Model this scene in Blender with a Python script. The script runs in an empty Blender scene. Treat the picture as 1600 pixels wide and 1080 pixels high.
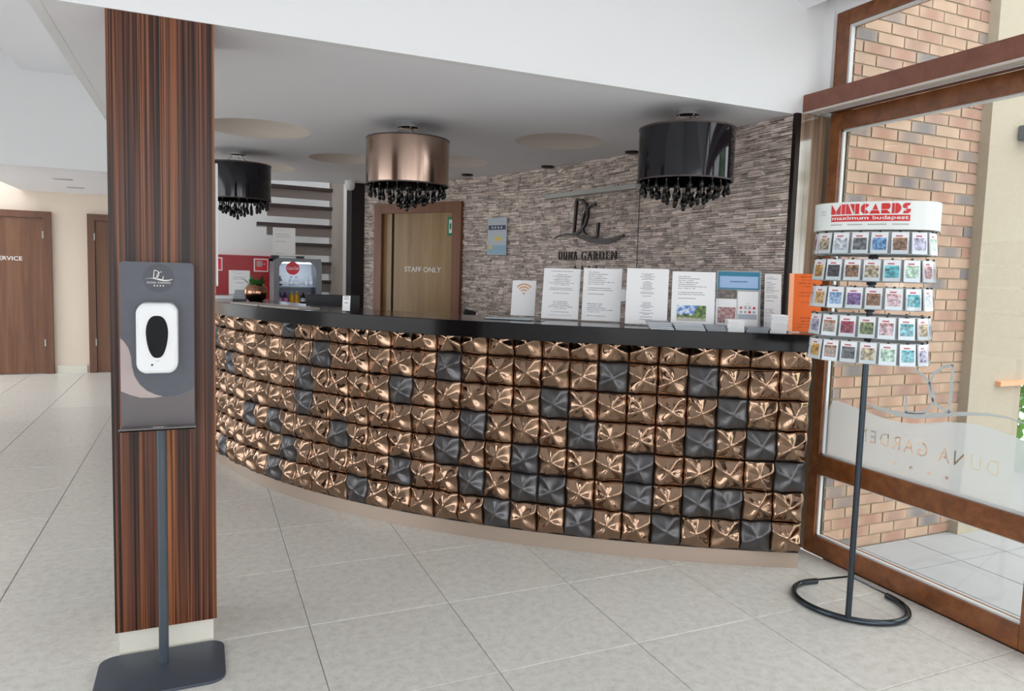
import bpy, bmesh, math, random
from mathutils import Matrix, Vector
random.seed(7)
scene = bpy.context.scene
COL = scene.collection

# ------------------------------------------------------------------ camera
FPX, YAW, PITCH, ROLL, EYE = 1112.3, 0.41346, 0.082153, 0.029362, 1.46
cam_data = bpy.data.cameras.new('camera')
cam_data.sensor_width = 36.0
cam_data.lens = FPX * 36.0 / 1600.0
cam_data.shift_y = -20.0 / 1600.0
cam_data.clip_start = 0.05
cam = bpy.data.objects.new('camera', cam_data)
COL.objects.link(cam)
_f = Vector((math.sin(YAW) * math.cos(PITCH), math.cos(YAW) * math.cos(PITCH), -math.sin(PITCH)))
_r = Vector((math.cos(YAW), -math.sin(YAW), 0))
_u = _r.cross(_f)
_r2 = _r * math.cos(ROLL) + _u * math.sin(ROLL)
_u2 = -_r * math.sin(ROLL) + _u * math.cos(ROLL)
cam.matrix_world = Matrix(((_r2.x, _u2.x, -_f.x, 0), (_r2.y, _u2.y, -_f.y, 0), (_r2.z, _u2.z, -_f.z, EYE), (0, 0, 0, 1)))
scene.camera = cam

# ------------------------------------------------------------------ world, exposure
world = bpy.data.worlds.new('overcast_sky')
scene.world = world
world.use_nodes = True
bg = world.node_tree.nodes['Background']
bg.inputs[0].default_value = (0.935, 0.965, 1.0, 1)
bg.inputs[1].default_value = 3.0
scene.view_settings.view_transform = 'Standard'
scene.view_settings.look = 'None'
scene.view_settings.gamma = 1.0
scene.view_settings.use_curve_mapping = False
scene.view_settings.exposure = 0.34
scene.cycles.use_denoising = True
scene.cycles.max_bounces = 10
scene.cycles.diffuse_bounces = 6
scene.cycles.glossy_bounces = 5
scene.cycles.transparent_max_bounces = 16


def portal(name, loc, rot, sx, sy):
    d = bpy.data.lights.new(name, 'AREA')
    d.shape = 'RECTANGLE'; d.size = sx; d.size_y = sy
    d.cycles.is_portal = True
    o = bpy.data.objects.new(name, d); COL.objects.link(o)
    o.location = loc; o.rotation_euler = rot
    return o


# the daylight openings of the lobby (portals only guide sampling of the sky, they emit nothing)
portal('portal_rear', (-0.8, -4.5, 1.6), (math.radians(90), 0, 0), 7.4, 2.9)
portal('portal_side', (-4.6, 2.9, 1.35), (math.radians(90), 0, math.radians(-90)), 4.6, 2.7)

# ------------------------------------------------------------------ helpers
def tag(o, label=None, cat=None, group=None, kind=None):
    if label: o['label'] = label
    if cat: o['category'] = cat
    if group: o['group'] = group
    if kind: o['kind'] = kind
    return o


def empty(name, loc=(0, 0, 0), parent=None):
    o = bpy.data.objects.new(name, None)
    o.empty_display_size = 0.05
    COL.objects.link(o)
    o.location = loc
    if parent: attach(o, parent)
    return o


def attach(o, parent):
    """parent o, keeping o's own coordinates as world coordinates (parents here are only ever translated before children attach)"""
    o.parent = parent
    m = Matrix.Identity(4)
    chain = []
    p = parent
    while p is not None:
        chain.append(p); p = p.parent
    for p in reversed(chain):
        m = m @ p.matrix_parent_inverse @ p.matrix_basis
    o.matrix_parent_inverse = m.inverted()


class MB:
    def __init__(s):
        s.v = []; s.f = []

    def add(s, vs, fs):
        b = len(s.v)
        s.v += [tuple(x) for x in vs]
        s.f += [tuple(i + b for i in f) for f in fs]
        return s

    def box(s, a, b, m=None):
        x0, y0, z0 = a; x1, y1, z1 = b
        vs = [Vector(p) for p in ((x0, y0, z0), (x1, y0, z0), (x1, y1, z0), (x0, y1, z0), (x0, y0, z1), (x1, y0, z1), (x1, y1, z1), (x0, y1, z1))]
        if m is not None: vs = [m @ p for p in vs]
        return s.add(vs, [(3, 2, 1, 0), (4, 5, 6, 7), (0, 1, 5, 4), (1, 2, 6, 5), (2, 3, 7, 6), (3, 0, 4, 7)])

    def prism(s, poly, z0, z1, m=None):
        n = len(poly)
        vs = [Vector((x, y, z0)) for x, y in poly] + [Vector((x, y, z1)) for x, y in poly]
        if m is not None: vs = [m @ p for p in vs]
        fs = [tuple(range(n - 1, -1, -1)), tuple(range(n, 2 * n))] + [(i, (i + 1) % n, n + (i + 1) % n, n + i) for i in range(n)]
        return s.add(vs, fs)

    def lathe(s, prof, n=24, c=(0, 0, 0), m=None):
        vs = []; fs = []
        for r, z in prof:
            for k in range(n):
                a = 2 * math.pi * k / n
                p = Vector((c[0] + r * math.cos(a), c[1] + r * math.sin(a), c[2] + z))
                vs.append(m @ p if m is not None else p)
        for i in range(len(prof) - 1):
            for k in range(n):
                fs.append((i * n + k, i * n + (k + 1) % n, (i + 1) * n + (k + 1) % n, (i + 1) * n + k))
        s.add(vs, fs)
        return s

    def solid(s, prof, n=24, c=(0, 0, 0), m=None):
        b = len(s.v)
        s.lathe(prof, n, c, m)
        k = len(prof)
        s.f.append(tuple(b + i for i in range(n - 1, -1, -1)))
        s.f.append(tuple(b + (k - 1) * n + i for i in range(n)))
        return s

    def tube(s, path, r, n=8, closed=False, caps=True):
        P = [Vector(p) for p in path]
        L = len(P); vs = []; fs = []
        up = Vector((0, 0, 1))
        for i, p in enumerate(P):
            if closed: t = P[(i + 1) % L] - P[i - 1]
            else: t = P[min(i + 1, L - 1)] - P[max(i - 1, 0)]
            t.normalize()
            ref = up if abs(t.z) < 0.95 else Vector((1, 0, 0))
            a = t.cross(ref).normalized(); b = a.cross(t)
            rr = r[i] if isinstance(r, (list, tuple)) else r
            for k in range(n):
                an = 2 * math.pi * k / n
                vs.append(p + (a * math.cos(an) + b * math.sin(an)) * rr)
        rng = L if closed else L - 1
        for i in range(rng):
            j = (i + 1) % L
            for k in range(n):
                fs.append((i * n + k, j * n + k, j * n + (k + 1) % n, i * n + (k + 1) % n))
        if caps and not closed:
            fs.append(tuple(range(n))); fs.append(tuple((L - 1) * n + k for k in range(n - 1, -1, -1)))
        return s.add(vs, fs)

    def ribbon(s, pts, widths, d0, d1, m):
        """flat stroke along 2-D points with a width at each, extruded d0..d1"""
        n = len(pts)
        Lp = []; Rp = []
        for i in range(n):
            a = Vector(pts[max(i - 1, 0)]); b = Vector(pts[min(i + 1, n - 1)])
            t = (b - a).normalized(); nn = Vector((-t.y, t.x))
            w = widths[i] / 2 if isinstance(widths, (list, tuple)) else widths / 2
            p = Vector(pts[i]); Lp.append(p + nn * w); Rp.append(p - nn * w)
        vs = []
        for z in (d0, d1):
            vs += [m @ Vector((p.x, p.y, z)) for p in Lp] + [m @ Vector((p.x, p.y, z)) for p in Rp]
        fs = []
        for i in range(n - 1):
            fs.append((i, n + i, n + i + 1, i + 1))
            fs.append((2 * n + i, 2 * n + i + 1, 3 * n + i + 1, 3 * n + i))
            fs.append((i, i + 1, 2 * n + i + 1, 2 * n + i))
            fs.append((n + i, 3 * n + i, 3 * n + i + 1, n + i + 1))
        fs.append((0, 2 * n, 3 * n, n)); fs.append((n - 1, 2 * n - 1, 4 * n - 1, 3 * n - 1))
        return s.add(vs, fs)

    def mesh(s, name, smooth=False, fix=True):
        me = bpy.data.meshes.new(name)
        me.from_pydata([tuple(v) for v in s.v], [], s.f)
        if fix:
            bm = bmesh.new(); bm.from_mesh(me)
            bmesh.ops.recalc_face_normals(bm, faces=bm.faces)
            bm.to_mesh(me); bm.free()
        if smooth:
            me.polygons.foreach_set('use_smooth', [True] * len(me.polygons))
            if smooth != 'all': me.set_sharp_from_angle(angle=math.radians(40))
        me.update()
        return me

    def build(s, name, mat, parent=None, smooth=False, bevel=0, fix=True):
        o = bpy.data.objects.new(name, s.mesh(name, smooth, fix))
        COL.objects.link(o)
        o.data.materials.append(mat)
        if parent: attach(o, parent)
        if bevel:
            b = o.modifiers.new('bevel', 'BEVEL'); b.width = bevel; b.segments = 2; b.limit_method = 'ANGLE'
        return o


def place(name, me, mat, parent, matrix):
    o = bpy.data.objects.new(name, me); COL.objects.link(o)
    if mat is not None and not me.materials: me.materials.append(mat)
    o.matrix_basis = matrix
    if parent: attach(o, parent)
    return o


def frame(o, u, n=None, v=(0, 0, 1)):
    """matrix: local x along u, local y up, local z along the outward normal"""
    u = Vector(u).normalized(); v = Vector(v).normalized()
    n = u.cross(v).normalized()
    v = n.cross(u)
    return Matrix(((u.x, v.x, n.x, o[0]), (u.y, v.y, n.y, o[1]), (u.z, v.z, n.z, o[2]), (0, 0, 0, 1)))


def text_mesh(body, fit, depth=0.002, bold=0.0, shear=0.0, space=1.0, mirror=False):
    """letters as a mesh centred on the origin in the xy plane, scaled to fit (w, h)"""
    cu = bpy.data.curves.new('lettering', 'FONT')
    cu.body = body; cu.size = 1.0; cu.extrude = 0.02; cu.offset = bold; cu.shear = shear
    cu.space_character = space; cu.resolution_u = 3
    t = bpy.data.objects.new('lettering', cu); COL.objects.link(t)
    bpy.context.view_layer.update()
    me = bpy.data.meshes.new_from_object(t.evaluated_get(bpy.context.evaluated_depsgraph_get()))
    bpy.data.objects.remove(t); bpy.data.curves.remove(cu)
    xs = [v.co.x for v in me.vertices]; ys = [v.co.y for v in me.vertices]
    x0, x1, y0, y1 = min(xs), max(xs), min(ys), max(ys)
    sx = fit[0] / (x1 - x0); sy = fit[1] / (y1 - y0) if fit[1] else sx
    for v in me.vertices:
        v.co.x = (v.co.x - (x0 + x1) / 2) * sx * (-1 if mirror else 1)
        v.co.y = (v.co.y - (y0 + y1) / 2) * sy
        v.co.z = (v.co.z / 0.02) * depth / 2
    if mirror: me.flip_normals()
    return me


def lettering(body, fit, mat, parent, m, name='lettering', **k):
    me = text_mesh(body, fit, **k)
    return place(name, me, mat, parent, m)


def star_poly(r, c=(0, 0)):
    return [(c[0] + (r if k % 2 == 0 else r * 0.42) * math.sin(k * math.pi / 5), c[1] + (r if k % 2 == 0 else r * 0.42) * math.cos(k * math.pi / 5)) for k in range(10)]


# ------------------------------------------------------------------ materials
def newmat(name):
    m = bpy.data.materials.new(name); m.use_nodes = True
    nt = m.node_tree
    return m, nt, nt.nodes['Principled BSDF']


def N(nt, typ, **kw):
    n = nt.nodes.new(typ)
    for k, v in kw.items():
        if k.startswith('i_'):
            key = k[2:]
            n.inputs[int(key) if key.isdigit() else key].default_value = v
        else: setattr(n, k, v)
    return n


def flat(name, col, rough=0.5, metal=0.0, noise=0.0, nscale=20, bump=0.0, bscale=60, spec=None, coat=0, emit=None, estr=0):
    m, nt, b = newmat(name)
    b.inputs['Base Color'].default_value = (*col, 1)
    b.inputs['Roughness'].default_value = rough
    b.inputs['Metallic'].default_value = metal
    if spec is not None: b.inputs['Specular IOR Level'].default_value = spec
    if coat: b.inputs['Coat Weight'].default_value = coat; b.inputs['Coat Roughness'].default_value = 0.05
    tc = N(nt, 'ShaderNodeTexCoord')
    if noise:
        n = N(nt, 'ShaderNodeTexNoise', i_Scale=nscale, i_Detail=5.0)
        nt.links.new(tc.outputs['Object'], n.inputs['Vector'])
        mx = N(nt, 'ShaderNodeMix', data_type='RGBA')
        mx.inputs['A'].default_value = (*[c * (1 - noise) for c in col], 1)
        mx.inputs['B'].default_value = (*[min(1, c * (1 + noise)) for c in col], 1)
        nt.links.new(n.outputs['Fac'], mx.inputs['Factor'])
        nt.links.new(mx.outputs['Result'], b.inputs['Base Color'])
    if bump:
        n2 = N(nt, 'ShaderNodeTexNoise', i_Scale=bscale, i_Detail=4.0)
        nt.links.new(tc.outputs['Object'], n2.inputs['Vector'])
        bp = N(nt, 'ShaderNodeBump', i_Strength=bump, i_Distance=0.01)
        nt.links.new(n2.outputs['Fac'], bp.inputs['Height'])
        nt.links.new(bp.outputs['Normal'], b.inputs['Normal'])
    if emit:
        b.inputs['Emission Color'].default_value = (*emit, 1); b.inputs['Emission Strength'].default_value = estr
    return m


def ramp(nt, stops, interp='LINEAR'):
    r = N(nt, 'ShaderNodeValToRGB'); cr = r.color_ramp; cr.interpolation = interp
    while len(cr.elements) < len(stops): cr.elements.new(0.5)
    for e, (p, c) in zip(cr.elements, stops):
        e.position = p; e.color = (*c, 1)
    return r


def wood(name, stops, xs, zs, rough=0.3, detail=4.0, distort=0.0, coat=0, warp=0.0, rot=None):
    """grain running along local z (xs: grain density across, zs: along)"""
    m, nt, b = newmat(name)
    tc = N(nt, 'ShaderNodeTexCoord')
    mp = N(nt, 'ShaderNodeMapping'); mp.inputs['Scale'].default_value = (xs, xs, zs)
    if rot: mp.inputs['Rotation'].default_value = rot
    nt.links.new(tc.outputs['Object'], mp.inputs['Vector'])
    n = N(nt, 'ShaderNodeTexNoise', i_Scale=1.0, i_Detail=detail, i_Roughness=0.62, i_Distortion=distort)
    nt.links.new(mp.outputs['Vector'], n.inputs['Vector'])
    r = ramp(nt, stops)
    nt.links.new(n.outputs['Fac'], r.inputs['Fac'])
    nt.links.new(r.outputs['Color'], b.inputs['Base Color'])
    b.inputs['Roughness'].default_value = rough
    if coat: b.inputs['Coat Weight'].default_value = coat; b.inputs['Coat Roughness'].default_value = 0.08
    return m


def zebra(name):
    """zebrano veneer: fine and broad dark streaks over orange brown, running along z"""
    m, nt, b = newmat(name)
    tc = N(nt, 'ShaderNodeTexCoord')
    def layer(sx, sz, det, stops, dist=0.25):
        mp = N(nt, 'ShaderNodeMapping'); mp.inputs['Scale'].default_value = (sx, sx, sz)
        nt.links.new(tc.outputs['Object'], mp.inputs['Vector'])
        n = N(nt, 'ShaderNodeTexNoise', i_Scale=1.0, i_Detail=det, i_Roughness=0.55, i_Distortion=dist)
        nt.links.new(mp.outputs['Vector'], n.inputs['Vector'])
        r = ramp(nt, stops); nt.links.new(n.outputs['Fac'], r.inputs['Fac'])
        return r.outputs['Color']
    base = layer(32, 0.35, 3.0, [(0.30, (0.075, 0.024, 0.012)), (0.45, (0.155, 0.052, 0.025)), (0.58, (0.31, 0.11, 0.043)), (0.72, (0.46, 0.185, 0.07))])
    fine = layer(135, 0.5, 2.0, [(0.40, (0.16, 0.12, 0.11)), (0.47, (0.62, 0.58, 0.56)), (0.56, (1, 1, 1))], 0.15)
    broad = layer(46, 0.28, 2.0, [(0.37, (0.10, 0.09, 0.09)), (0.44, (0.75, 0.72, 0.7)), (0.5, (1, 1, 1))], 0.3)
    a = N(nt, 'ShaderNodeMix', data_type='RGBA', blend_type='MULTIPLY'); a.inputs['Factor'].default_value = 1.0
    nt.links.new(base, a.inputs['A']); nt.links.new(fine, a.inputs['B'])
    c = N(nt, 'ShaderNodeMix', data_type='RGBA', blend_type='MULTIPLY'); c.inputs['Factor'].default_value = 1.0
    nt.links.new(a.outputs['Result'], c.inputs['A']); nt.links.new(broad, c.inputs['B'])
    nt.links.new(c.outputs['Result'], b.inputs['Base Color'])
    b.inputs['Roughness'].default_value = 0.33; b.inputs['Specular IOR Level'].default_value = 0.35
    return m


def glassy(name, tint=(1, 1, 1), refl=1.0, rough=0.0, ior=1.45):
    m = bpy.data.materials.new(name); m.use_nodes = True
    nt = m.node_tree; nt.nodes.clear()
    out = N(nt, 'ShaderNodeOutputMaterial')
    t = N(nt, 'ShaderNodeBsdfTransparent'); t.inputs[0].default_value = (*tint, 1)
    g = N(nt, 'ShaderNodeBsdfGlossy'); g.inputs['Roughness'].default_value = rough
    geo = N(nt, 'ShaderNodeNewGeometry')
    dt = N(nt, 'ShaderNodeVectorMath', operation='DOT_PRODUCT')
    nt.links.new(geo.outputs['Incoming'], dt.inputs[0]); nt.links.new(geo.outputs['Normal'], dt.inputs[1])
    ab = N(nt, 'ShaderNodeMath', operation='ABSOLUTE'); nt.links.new(dt.outputs['Value'], ab.inputs[0])
    om = N(nt, 'ShaderNodeMath', operation='SUBTRACT'); om.inputs[0].default_value = 1.0; nt.links.new(ab.outputs[0], om.inputs[1])
    pw = N(nt, 'ShaderNodeMath', operation='POWER'); pw.inputs[1].default_value = 5.0; nt.links.new(om.outputs[0], pw.inputs[0])
    ma = N(nt, 'ShaderNodeMath', operation='MULTIPLY_ADD'); ma.inputs[1].default_value = 0.96; ma.inputs[2].default_value = 0.04; nt.links.new(pw.outputs[0], ma.inputs[0])
    mul = N(nt, 'ShaderNodeMath', operation='MULTIPLY'); mul.inputs[1].default_value = refl
    nt.links.new(ma.outputs[0], mul.inputs[0])
    mx = N(nt, 'ShaderNodeMixShader')
    nt.links.new(mul.outputs[0], mx.inputs[0]); nt.links.new(t.outputs[0], mx.inputs[1]); nt.links.new(g.outputs[0], mx.inputs[2])
    nt.links.new(mx.outputs[0], out.inputs[0])
    return m


M = {}
M['white_wall'] = flat('white_wall', (0.84, 0.85, 0.86), 0.75, bump=0.05, bscale=90)
M['ceiling_white'] = flat('ceiling_white', (0.875, 0.88, 0.92), 0.8)
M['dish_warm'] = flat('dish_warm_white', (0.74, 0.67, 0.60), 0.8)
M['peach_wall'] = flat('peach_wall', (0.80, 0.69, 0.58), 0.75)
M['stair_wall'] = flat('stair_wall', (0.87, 0.87, 0.87), 0.75)
M['skirting'] = flat('skirting', (0.74, 0.71, 0.62), 0.4)
M['grout'] = flat('grout', (0.30, 0.29, 0.26), 0.85)
M['zebrano'] = zebra('zebrano')
M['zebrano_gloss'] = wood('zebrano_gloss', [(0.30, (0.10, 0.06, 0.04)), (0.45, (0.24, 0.16, 0.11)), (0.55, (0.36, 0.27, 0.19)), (0.7, (0.48, 0.39, 0.28))], 45, 0.5, 0.16, 6.0, 0.3, coat=1.0)  # stripe colours lightened to stand in for the reflected outdoors
M['zebrano_gloss'].node_tree.nodes['Principled BSDF'].inputs['Coat IOR'].default_value = 1.9
M['door_wood'] = wood('door_wood', [(0.30, (0.115, 0.045, 0.020)), (0.5, (0.165, 0.070, 0.033)), (0.7, (0.215, 0.10, 0.05))], 14, 0.7, 0.45, 5.0, 0.4)
M['door_frame_wood'] = wood('door_frame_wood', [(0.3, (0.10, 0.036, 0.016)), (0.7, (0.17, 0.068, 0.032))], 20, 0.7, 0.4)
M['staff_door_wood'] = wood('staff_door_wood', [(0.3, (0.26, 0.15, 0.06)), (0.5, (0.33, 0.20, 0.085)), (0.7, (0.40, 0.26, 0.115))], 9, 0.8, 0.3, 5.0, 0.4)
M['staff_frame_wood'] = wood('staff_frame_wood', [(0.3, (0.18, 0.068, 0.032)), (0.7, (0.255, 0.105, 0.052))], 20, 0.7, 0.4)
M['window_wood'] = wood('window_wood', [(0.25, (0.115, 0.034, 0.010)), (0.5, (0.205, 0.068, 0.020)), (0.75, (0.30, 0.11, 0.036))], 16, 16, 0.28, 5.0, 0.6, coat=0.2)
M['beam_wood'] = wood('beam_wood', [(0.3, (0.165, 0.052, 0.030)), (0.7, (0.235, 0.085, 0.052))], 14, 14, 0.4, 5.0, 0.5)
M['dark_wood'] = flat('dark_wood', (0.014, 0.006, 0.005), 0.45, noise=0.3, spec=0.25)
M['tread_wood'] = flat('tread_wood', (0.035, 0.018, 0.014), 0.35, noise=0.25)
M['riser_taupe'] = flat('riser_taupe', (0.19, 0.15, 0.13), 0.5)
M['pole_taupe'] = flat('pole_taupe', (0.36, 0.31, 0.27), 0.4)
M['bronze'] = flat('bronze_ceramic', (0.315, 0.205, 0.140), 0.10, metal=1.0, noise=0.12, nscale=9)
M['pewter'] = flat('pewter_ceramic', (0.115, 0.112, 0.115), 0.33, metal=0.85, noise=0.12, nscale=14)
M['champagne'] = flat('champagne_plinth', (0.47, 0.375, 0.305), 0.33, metal=0.45)
M['black_core'] = flat('desk_core', (0.012, 0.009, 0.008), 0.8)
M['granite'] = flat('black_granite', (0.005, 0.0045, 0.0055), 0.13, noise=0.5, nscale=160, spec=0.3)
M['steel'] = flat('brushed_steel', (0.62, 0.60, 0.57), 0.25, metal=1.0)
M['chrome'] = flat('chrome', (0.80, 0.80, 0.80), 0.1, metal=1.0)
M['lamp_black'] = flat('lamp_black_foil', (0.006, 0.006, 0.010), 0.07, spec=0.5)
M['lamp_bronze'] = flat('lamp_bronze_foil', (0.42, 0.30, 0.24), 0.16, metal=1.0)
M['lamp_inner'] = flat('lamp_inner_lining', (0.05, 0.035, 0.03), 0.4)
M['bead_black'] = flat('bead_black_glass', (0.003, 0.003, 0.004), 0.08, spec=0.4)
M['paper'] = flat('white_paper', (0.90, 0.90, 0.91), 0.7)
M['window_black'] = flat('window_black', (0.004, 0.004, 0.005), 0.35, spec=0.15)
M['black_plastic'] = flat('black_plastic', (0.012, 0.012, 0.014), 0.4)
M['white_plastic'] = flat('white_plastic', (0.82, 0.83, 0.84), 0.28)
M['stand_grey'] = flat('stand_grey_paint', (0.055, 0.068, 0.088), 0.36)
M['board_grey'] = flat('board_grey', (0.085, 0.09, 0.11), 0.42, noise=0.12, nscale=30)
M['board_brown'] = flat('board_brown', (0.13, 0.115, 0.12), 0.45)
M['board_pink'] = flat('board_pink', (0.44, 0.36, 0.345), 0.45)
M['disc_grey'] = flat('logo_disc_grey', (0.062, 0.066, 0.082), 0.42)
M['logo_white'] = flat('logo_white', (0.85, 0.83, 0.78), 0.5)
M['logo_dark'] = flat('logo_dark_metal', (0.022, 0.015, 0.014), 0.35)
M['rack_steel'] = flat('rack_dark_steel', (0.055, 0.07, 0.085), 0.22, metal=0.9)
M['wire'] = flat('rack_wire', (0.72, 0.73, 0.72), 0.3, metal=0.6)
M['sign_white'] = flat('sign_white', (0.80, 0.84, 0.82), 0.35)
M['red_print'] = flat('red_print', (0.62, 0.018, 0.022), 0.4)
M['grey_print'] = flat('grey_print', (0.42, 0.43, 0.43), 0.5)
M['red_cabinet'] = flat('red_cabinet', (0.36, 0.008, 0.014), 0.35)
M['fridge_grey'] = flat('fridge_grey', (0.17, 0.18, 0.20), 0.35)
M['fridge_inner'] = flat('fridge_inner', (0.75, 0.80, 0.86), 0.5)
M['fridge_light'] = flat('fridge_led', (1, 1, 1), 0.5, emit=(0.85, 0.93, 1.0), estr=4.0)
M['coke_red'] = flat('disc_red', (0.72, 0.01, 0.03), 0.35)
M['green_leaf'] = flat('green_leaf', (0.03, 0.13, 0.025), 0.45, noise=0.4)
M['vase_bronze'] = flat('vase_bronze', (0.42, 0.22, 0.14), 0.14, metal=1.0)
M['amber_juice'] = flat('amber_juice', (0.80, 0.42, 0.02), 0.15)
M['purple_juice'] = flat('purple_juice', (0.10, 0.04, 0.16), 0.15)
M['pink_label'] = flat('pink_label', (0.80, 0.32, 0.55), 0.4)
M['clear_bottle'] = flat('clear_bottle', (0.55, 0.68, 0.80), 0.1)
M['cola_bottle'] = flat('dark_bottle', (0.03, 0.02, 0.03), 0.12)
M['orange_card'] = flat('orange_card', (0.90, 0.16, 0.02), 0.55)
M['orange_pale'] = flat('orange_pale', (0.88, 0.38, 0.20), 0.55)
M['orange_icon'] = flat('orange_icon', (0.75, 0.42, 0.22), 0.6)
M['exit_green'] = flat('exit_green', (0.0, 0.22, 0.09), 0.45)
M['gold'] = flat('gold_print', (0.75, 0.58, 0.12), 0.4)
M['navy'] = flat('navy_print', (0.02, 0.03, 0.11), 0.4)
M['plaque'] = flat('plaque_silver', (0.42, 0.47, 0.52), 0.3, noise=0.1, nscale=12)
M['plaque_blue'] = flat('plaque_blue', (0.20, 0.38, 0.52), 0.3)
M['grey_bar'] = flat('grey_bar', (0.48, 0.48, 0.46), 0.45)
M['beige_render'] = flat('beige_render', (0.42, 0.36, 0.27), 0.85, noise=0.08, nscale=60, bump=0.25, bscale=120)
M['mortar'] = flat('mortar', (0.36, 0.29, 0.20), 0.9)
M['lamp_grey'] = flat('wall_lamp_grey', (0.09, 0.10, 0.12), 0.4)
M['paving'] = flat('paving_slab', (0.40, 0.405, 0.415), 0.7, noise=0.10, nscale=4)
M['paving_joint'] = flat('paving_joint', (0.26, 0.26, 0.27), 0.9)
M['bounce_ground'] = flat('pale_bounce_ground', (0.50, 0.49, 0.47), 0.9, noise=0.2)  # unseen ground, made pale to bounce daylight up onto the ceilings
M['hedge_leaf'] = flat('hedge_leaf', (0.13, 0.30, 0.05), 0.5, noise=0.4, nscale=5)
M['bark'] = flat('bark', (0.10, 0.07, 0.05), 0.8)
M['gasket'] = flat('window_gasket', (0.70, 0.72, 0.72), 0.4)
M['track_white'] = flat('curtain_track', (0.62, 0.55, 0.50), 0.4)
M['holder_grey'] = flat('holder_grey_plastic', (0.42, 0.44, 0.45), 0.35)
M['glass'] = glassy('window_glass', (0.97, 0.985, 0.975), 1.0)
M['acrylic'] = glassy('acrylic', (0.94, 0.96, 0.97), 0.8)
M['fridge_glass'] = glassy('fridge_glass', (0.97, 0.98, 1.0), 0.6)

# frosted film: mostly diffusing, a little see-through
def frosted():
    m = bpy.data.materials.new('frosted_film'); m.use_nodes = True
    nt = m.node_tree; nt.nodes.clear()
    out = N(nt, 'ShaderNodeOutputMaterial')
    t = N(nt, 'ShaderNodeBsdfTransparent')
    d = N(nt, 'ShaderNodeBsdfDiffuse'); d.inputs[0].default_value = (0.62, 0.64, 0.645, 1)
    l = N(nt, 'ShaderNodeBsdfTranslucent'); l.inputs[0].default_value = (0.62, 0.64, 0.645, 1)
    a = N(nt, 'ShaderNodeMixShader'); a.inputs[0].default_value = 0.6
    nt.links.new(d.outputs[0], a.inputs[1]); nt.links.new(l.outputs[0], a.inputs[2])
    b = N(nt, 'ShaderNodeMixShader'); b.inputs[0].default_value = 0.80
    nt.links.new(t.outputs[0], b.inputs[1]); nt.links.new(a.outputs[0], b.inputs[2])
    nt.links.new(b.outputs[0], out.inputs[0])
    return m
M['film'] = frosted()


def floor_tile_mat():
    m, nt, b = newmat('floor_tile')
    tc = N(nt, 'ShaderNodeTexCoord'); oi = N(nt, 'ShaderNodeObjectInfo')
    ad = N(nt, 'ShaderNodeVectorMath', operation='ADD')
    geo = N(nt, 'ShaderNodeNewGeometry')
    n1 = N(nt, 'ShaderNodeTexNoise', i_Scale=26.0, i_Detail=6.0, i_Roughness=0.7)
    n2 = N(nt, 'ShaderNodeTexNoise', i_Scale=120.0, i_Detail=2.0)
    nt.links.new(geo.outputs['Position'], n1.inputs['Vector']); nt.links.new(geo.outputs['Position'], n2.inputs['Vector'])
    r1 = ramp(nt, [(0.32, (0.585, 0.565, 0.51)), (0.52, (0.69, 0.675, 0.625)), (0.7, (0.75, 0.74, 0.70))])
    nt.links.new(n1.outputs['Fac'], r1.inputs['Fac'])
    r2 = ramp(nt, [(0.0, (0.42, 0.41, 0.38)), (0.27, (0.55, 0.54, 0.5)), (0.34, (1, 1, 1))])
    nt.links.new(n2.outputs['Fac'], r2.inputs['Fac'])
    mx = N(nt, 'ShaderNodeMix', data_type='RGBA', blend_type='MULTIPLY'); mx.inputs['Factor'].default_value = 1.0
    nt.links.new(r1.outputs['Color'], mx.inputs['A']); nt.links.new(r2.outputs['Color'], mx.inputs['B'])
    mr = N(nt, 'ShaderNodeMapRange'); mr.inputs['To Min'].default_value = 0.965; mr.inputs['To Max'].default_value = 1.02
    nt.links.new(oi.outputs['Random'], mr.inputs['Value'])
    sc = N(nt, 'ShaderNodeVectorMath', operation='SCALE')
    nt.links.new(mx.outputs['Result'], sc.inputs[0]); nt.links.new(mr.outputs['Result'], sc.inputs['Scale'])
    nt.links.new(sc.outputs['Vector'], b.inputs['Base Color'])
    b.inputs['Roughness'].default_value = 0.30
    b.inputs['Specular IOR Level'].default_value = 0.4
    return m
M['floor_tile'] = floor_tile_mat()


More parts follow.
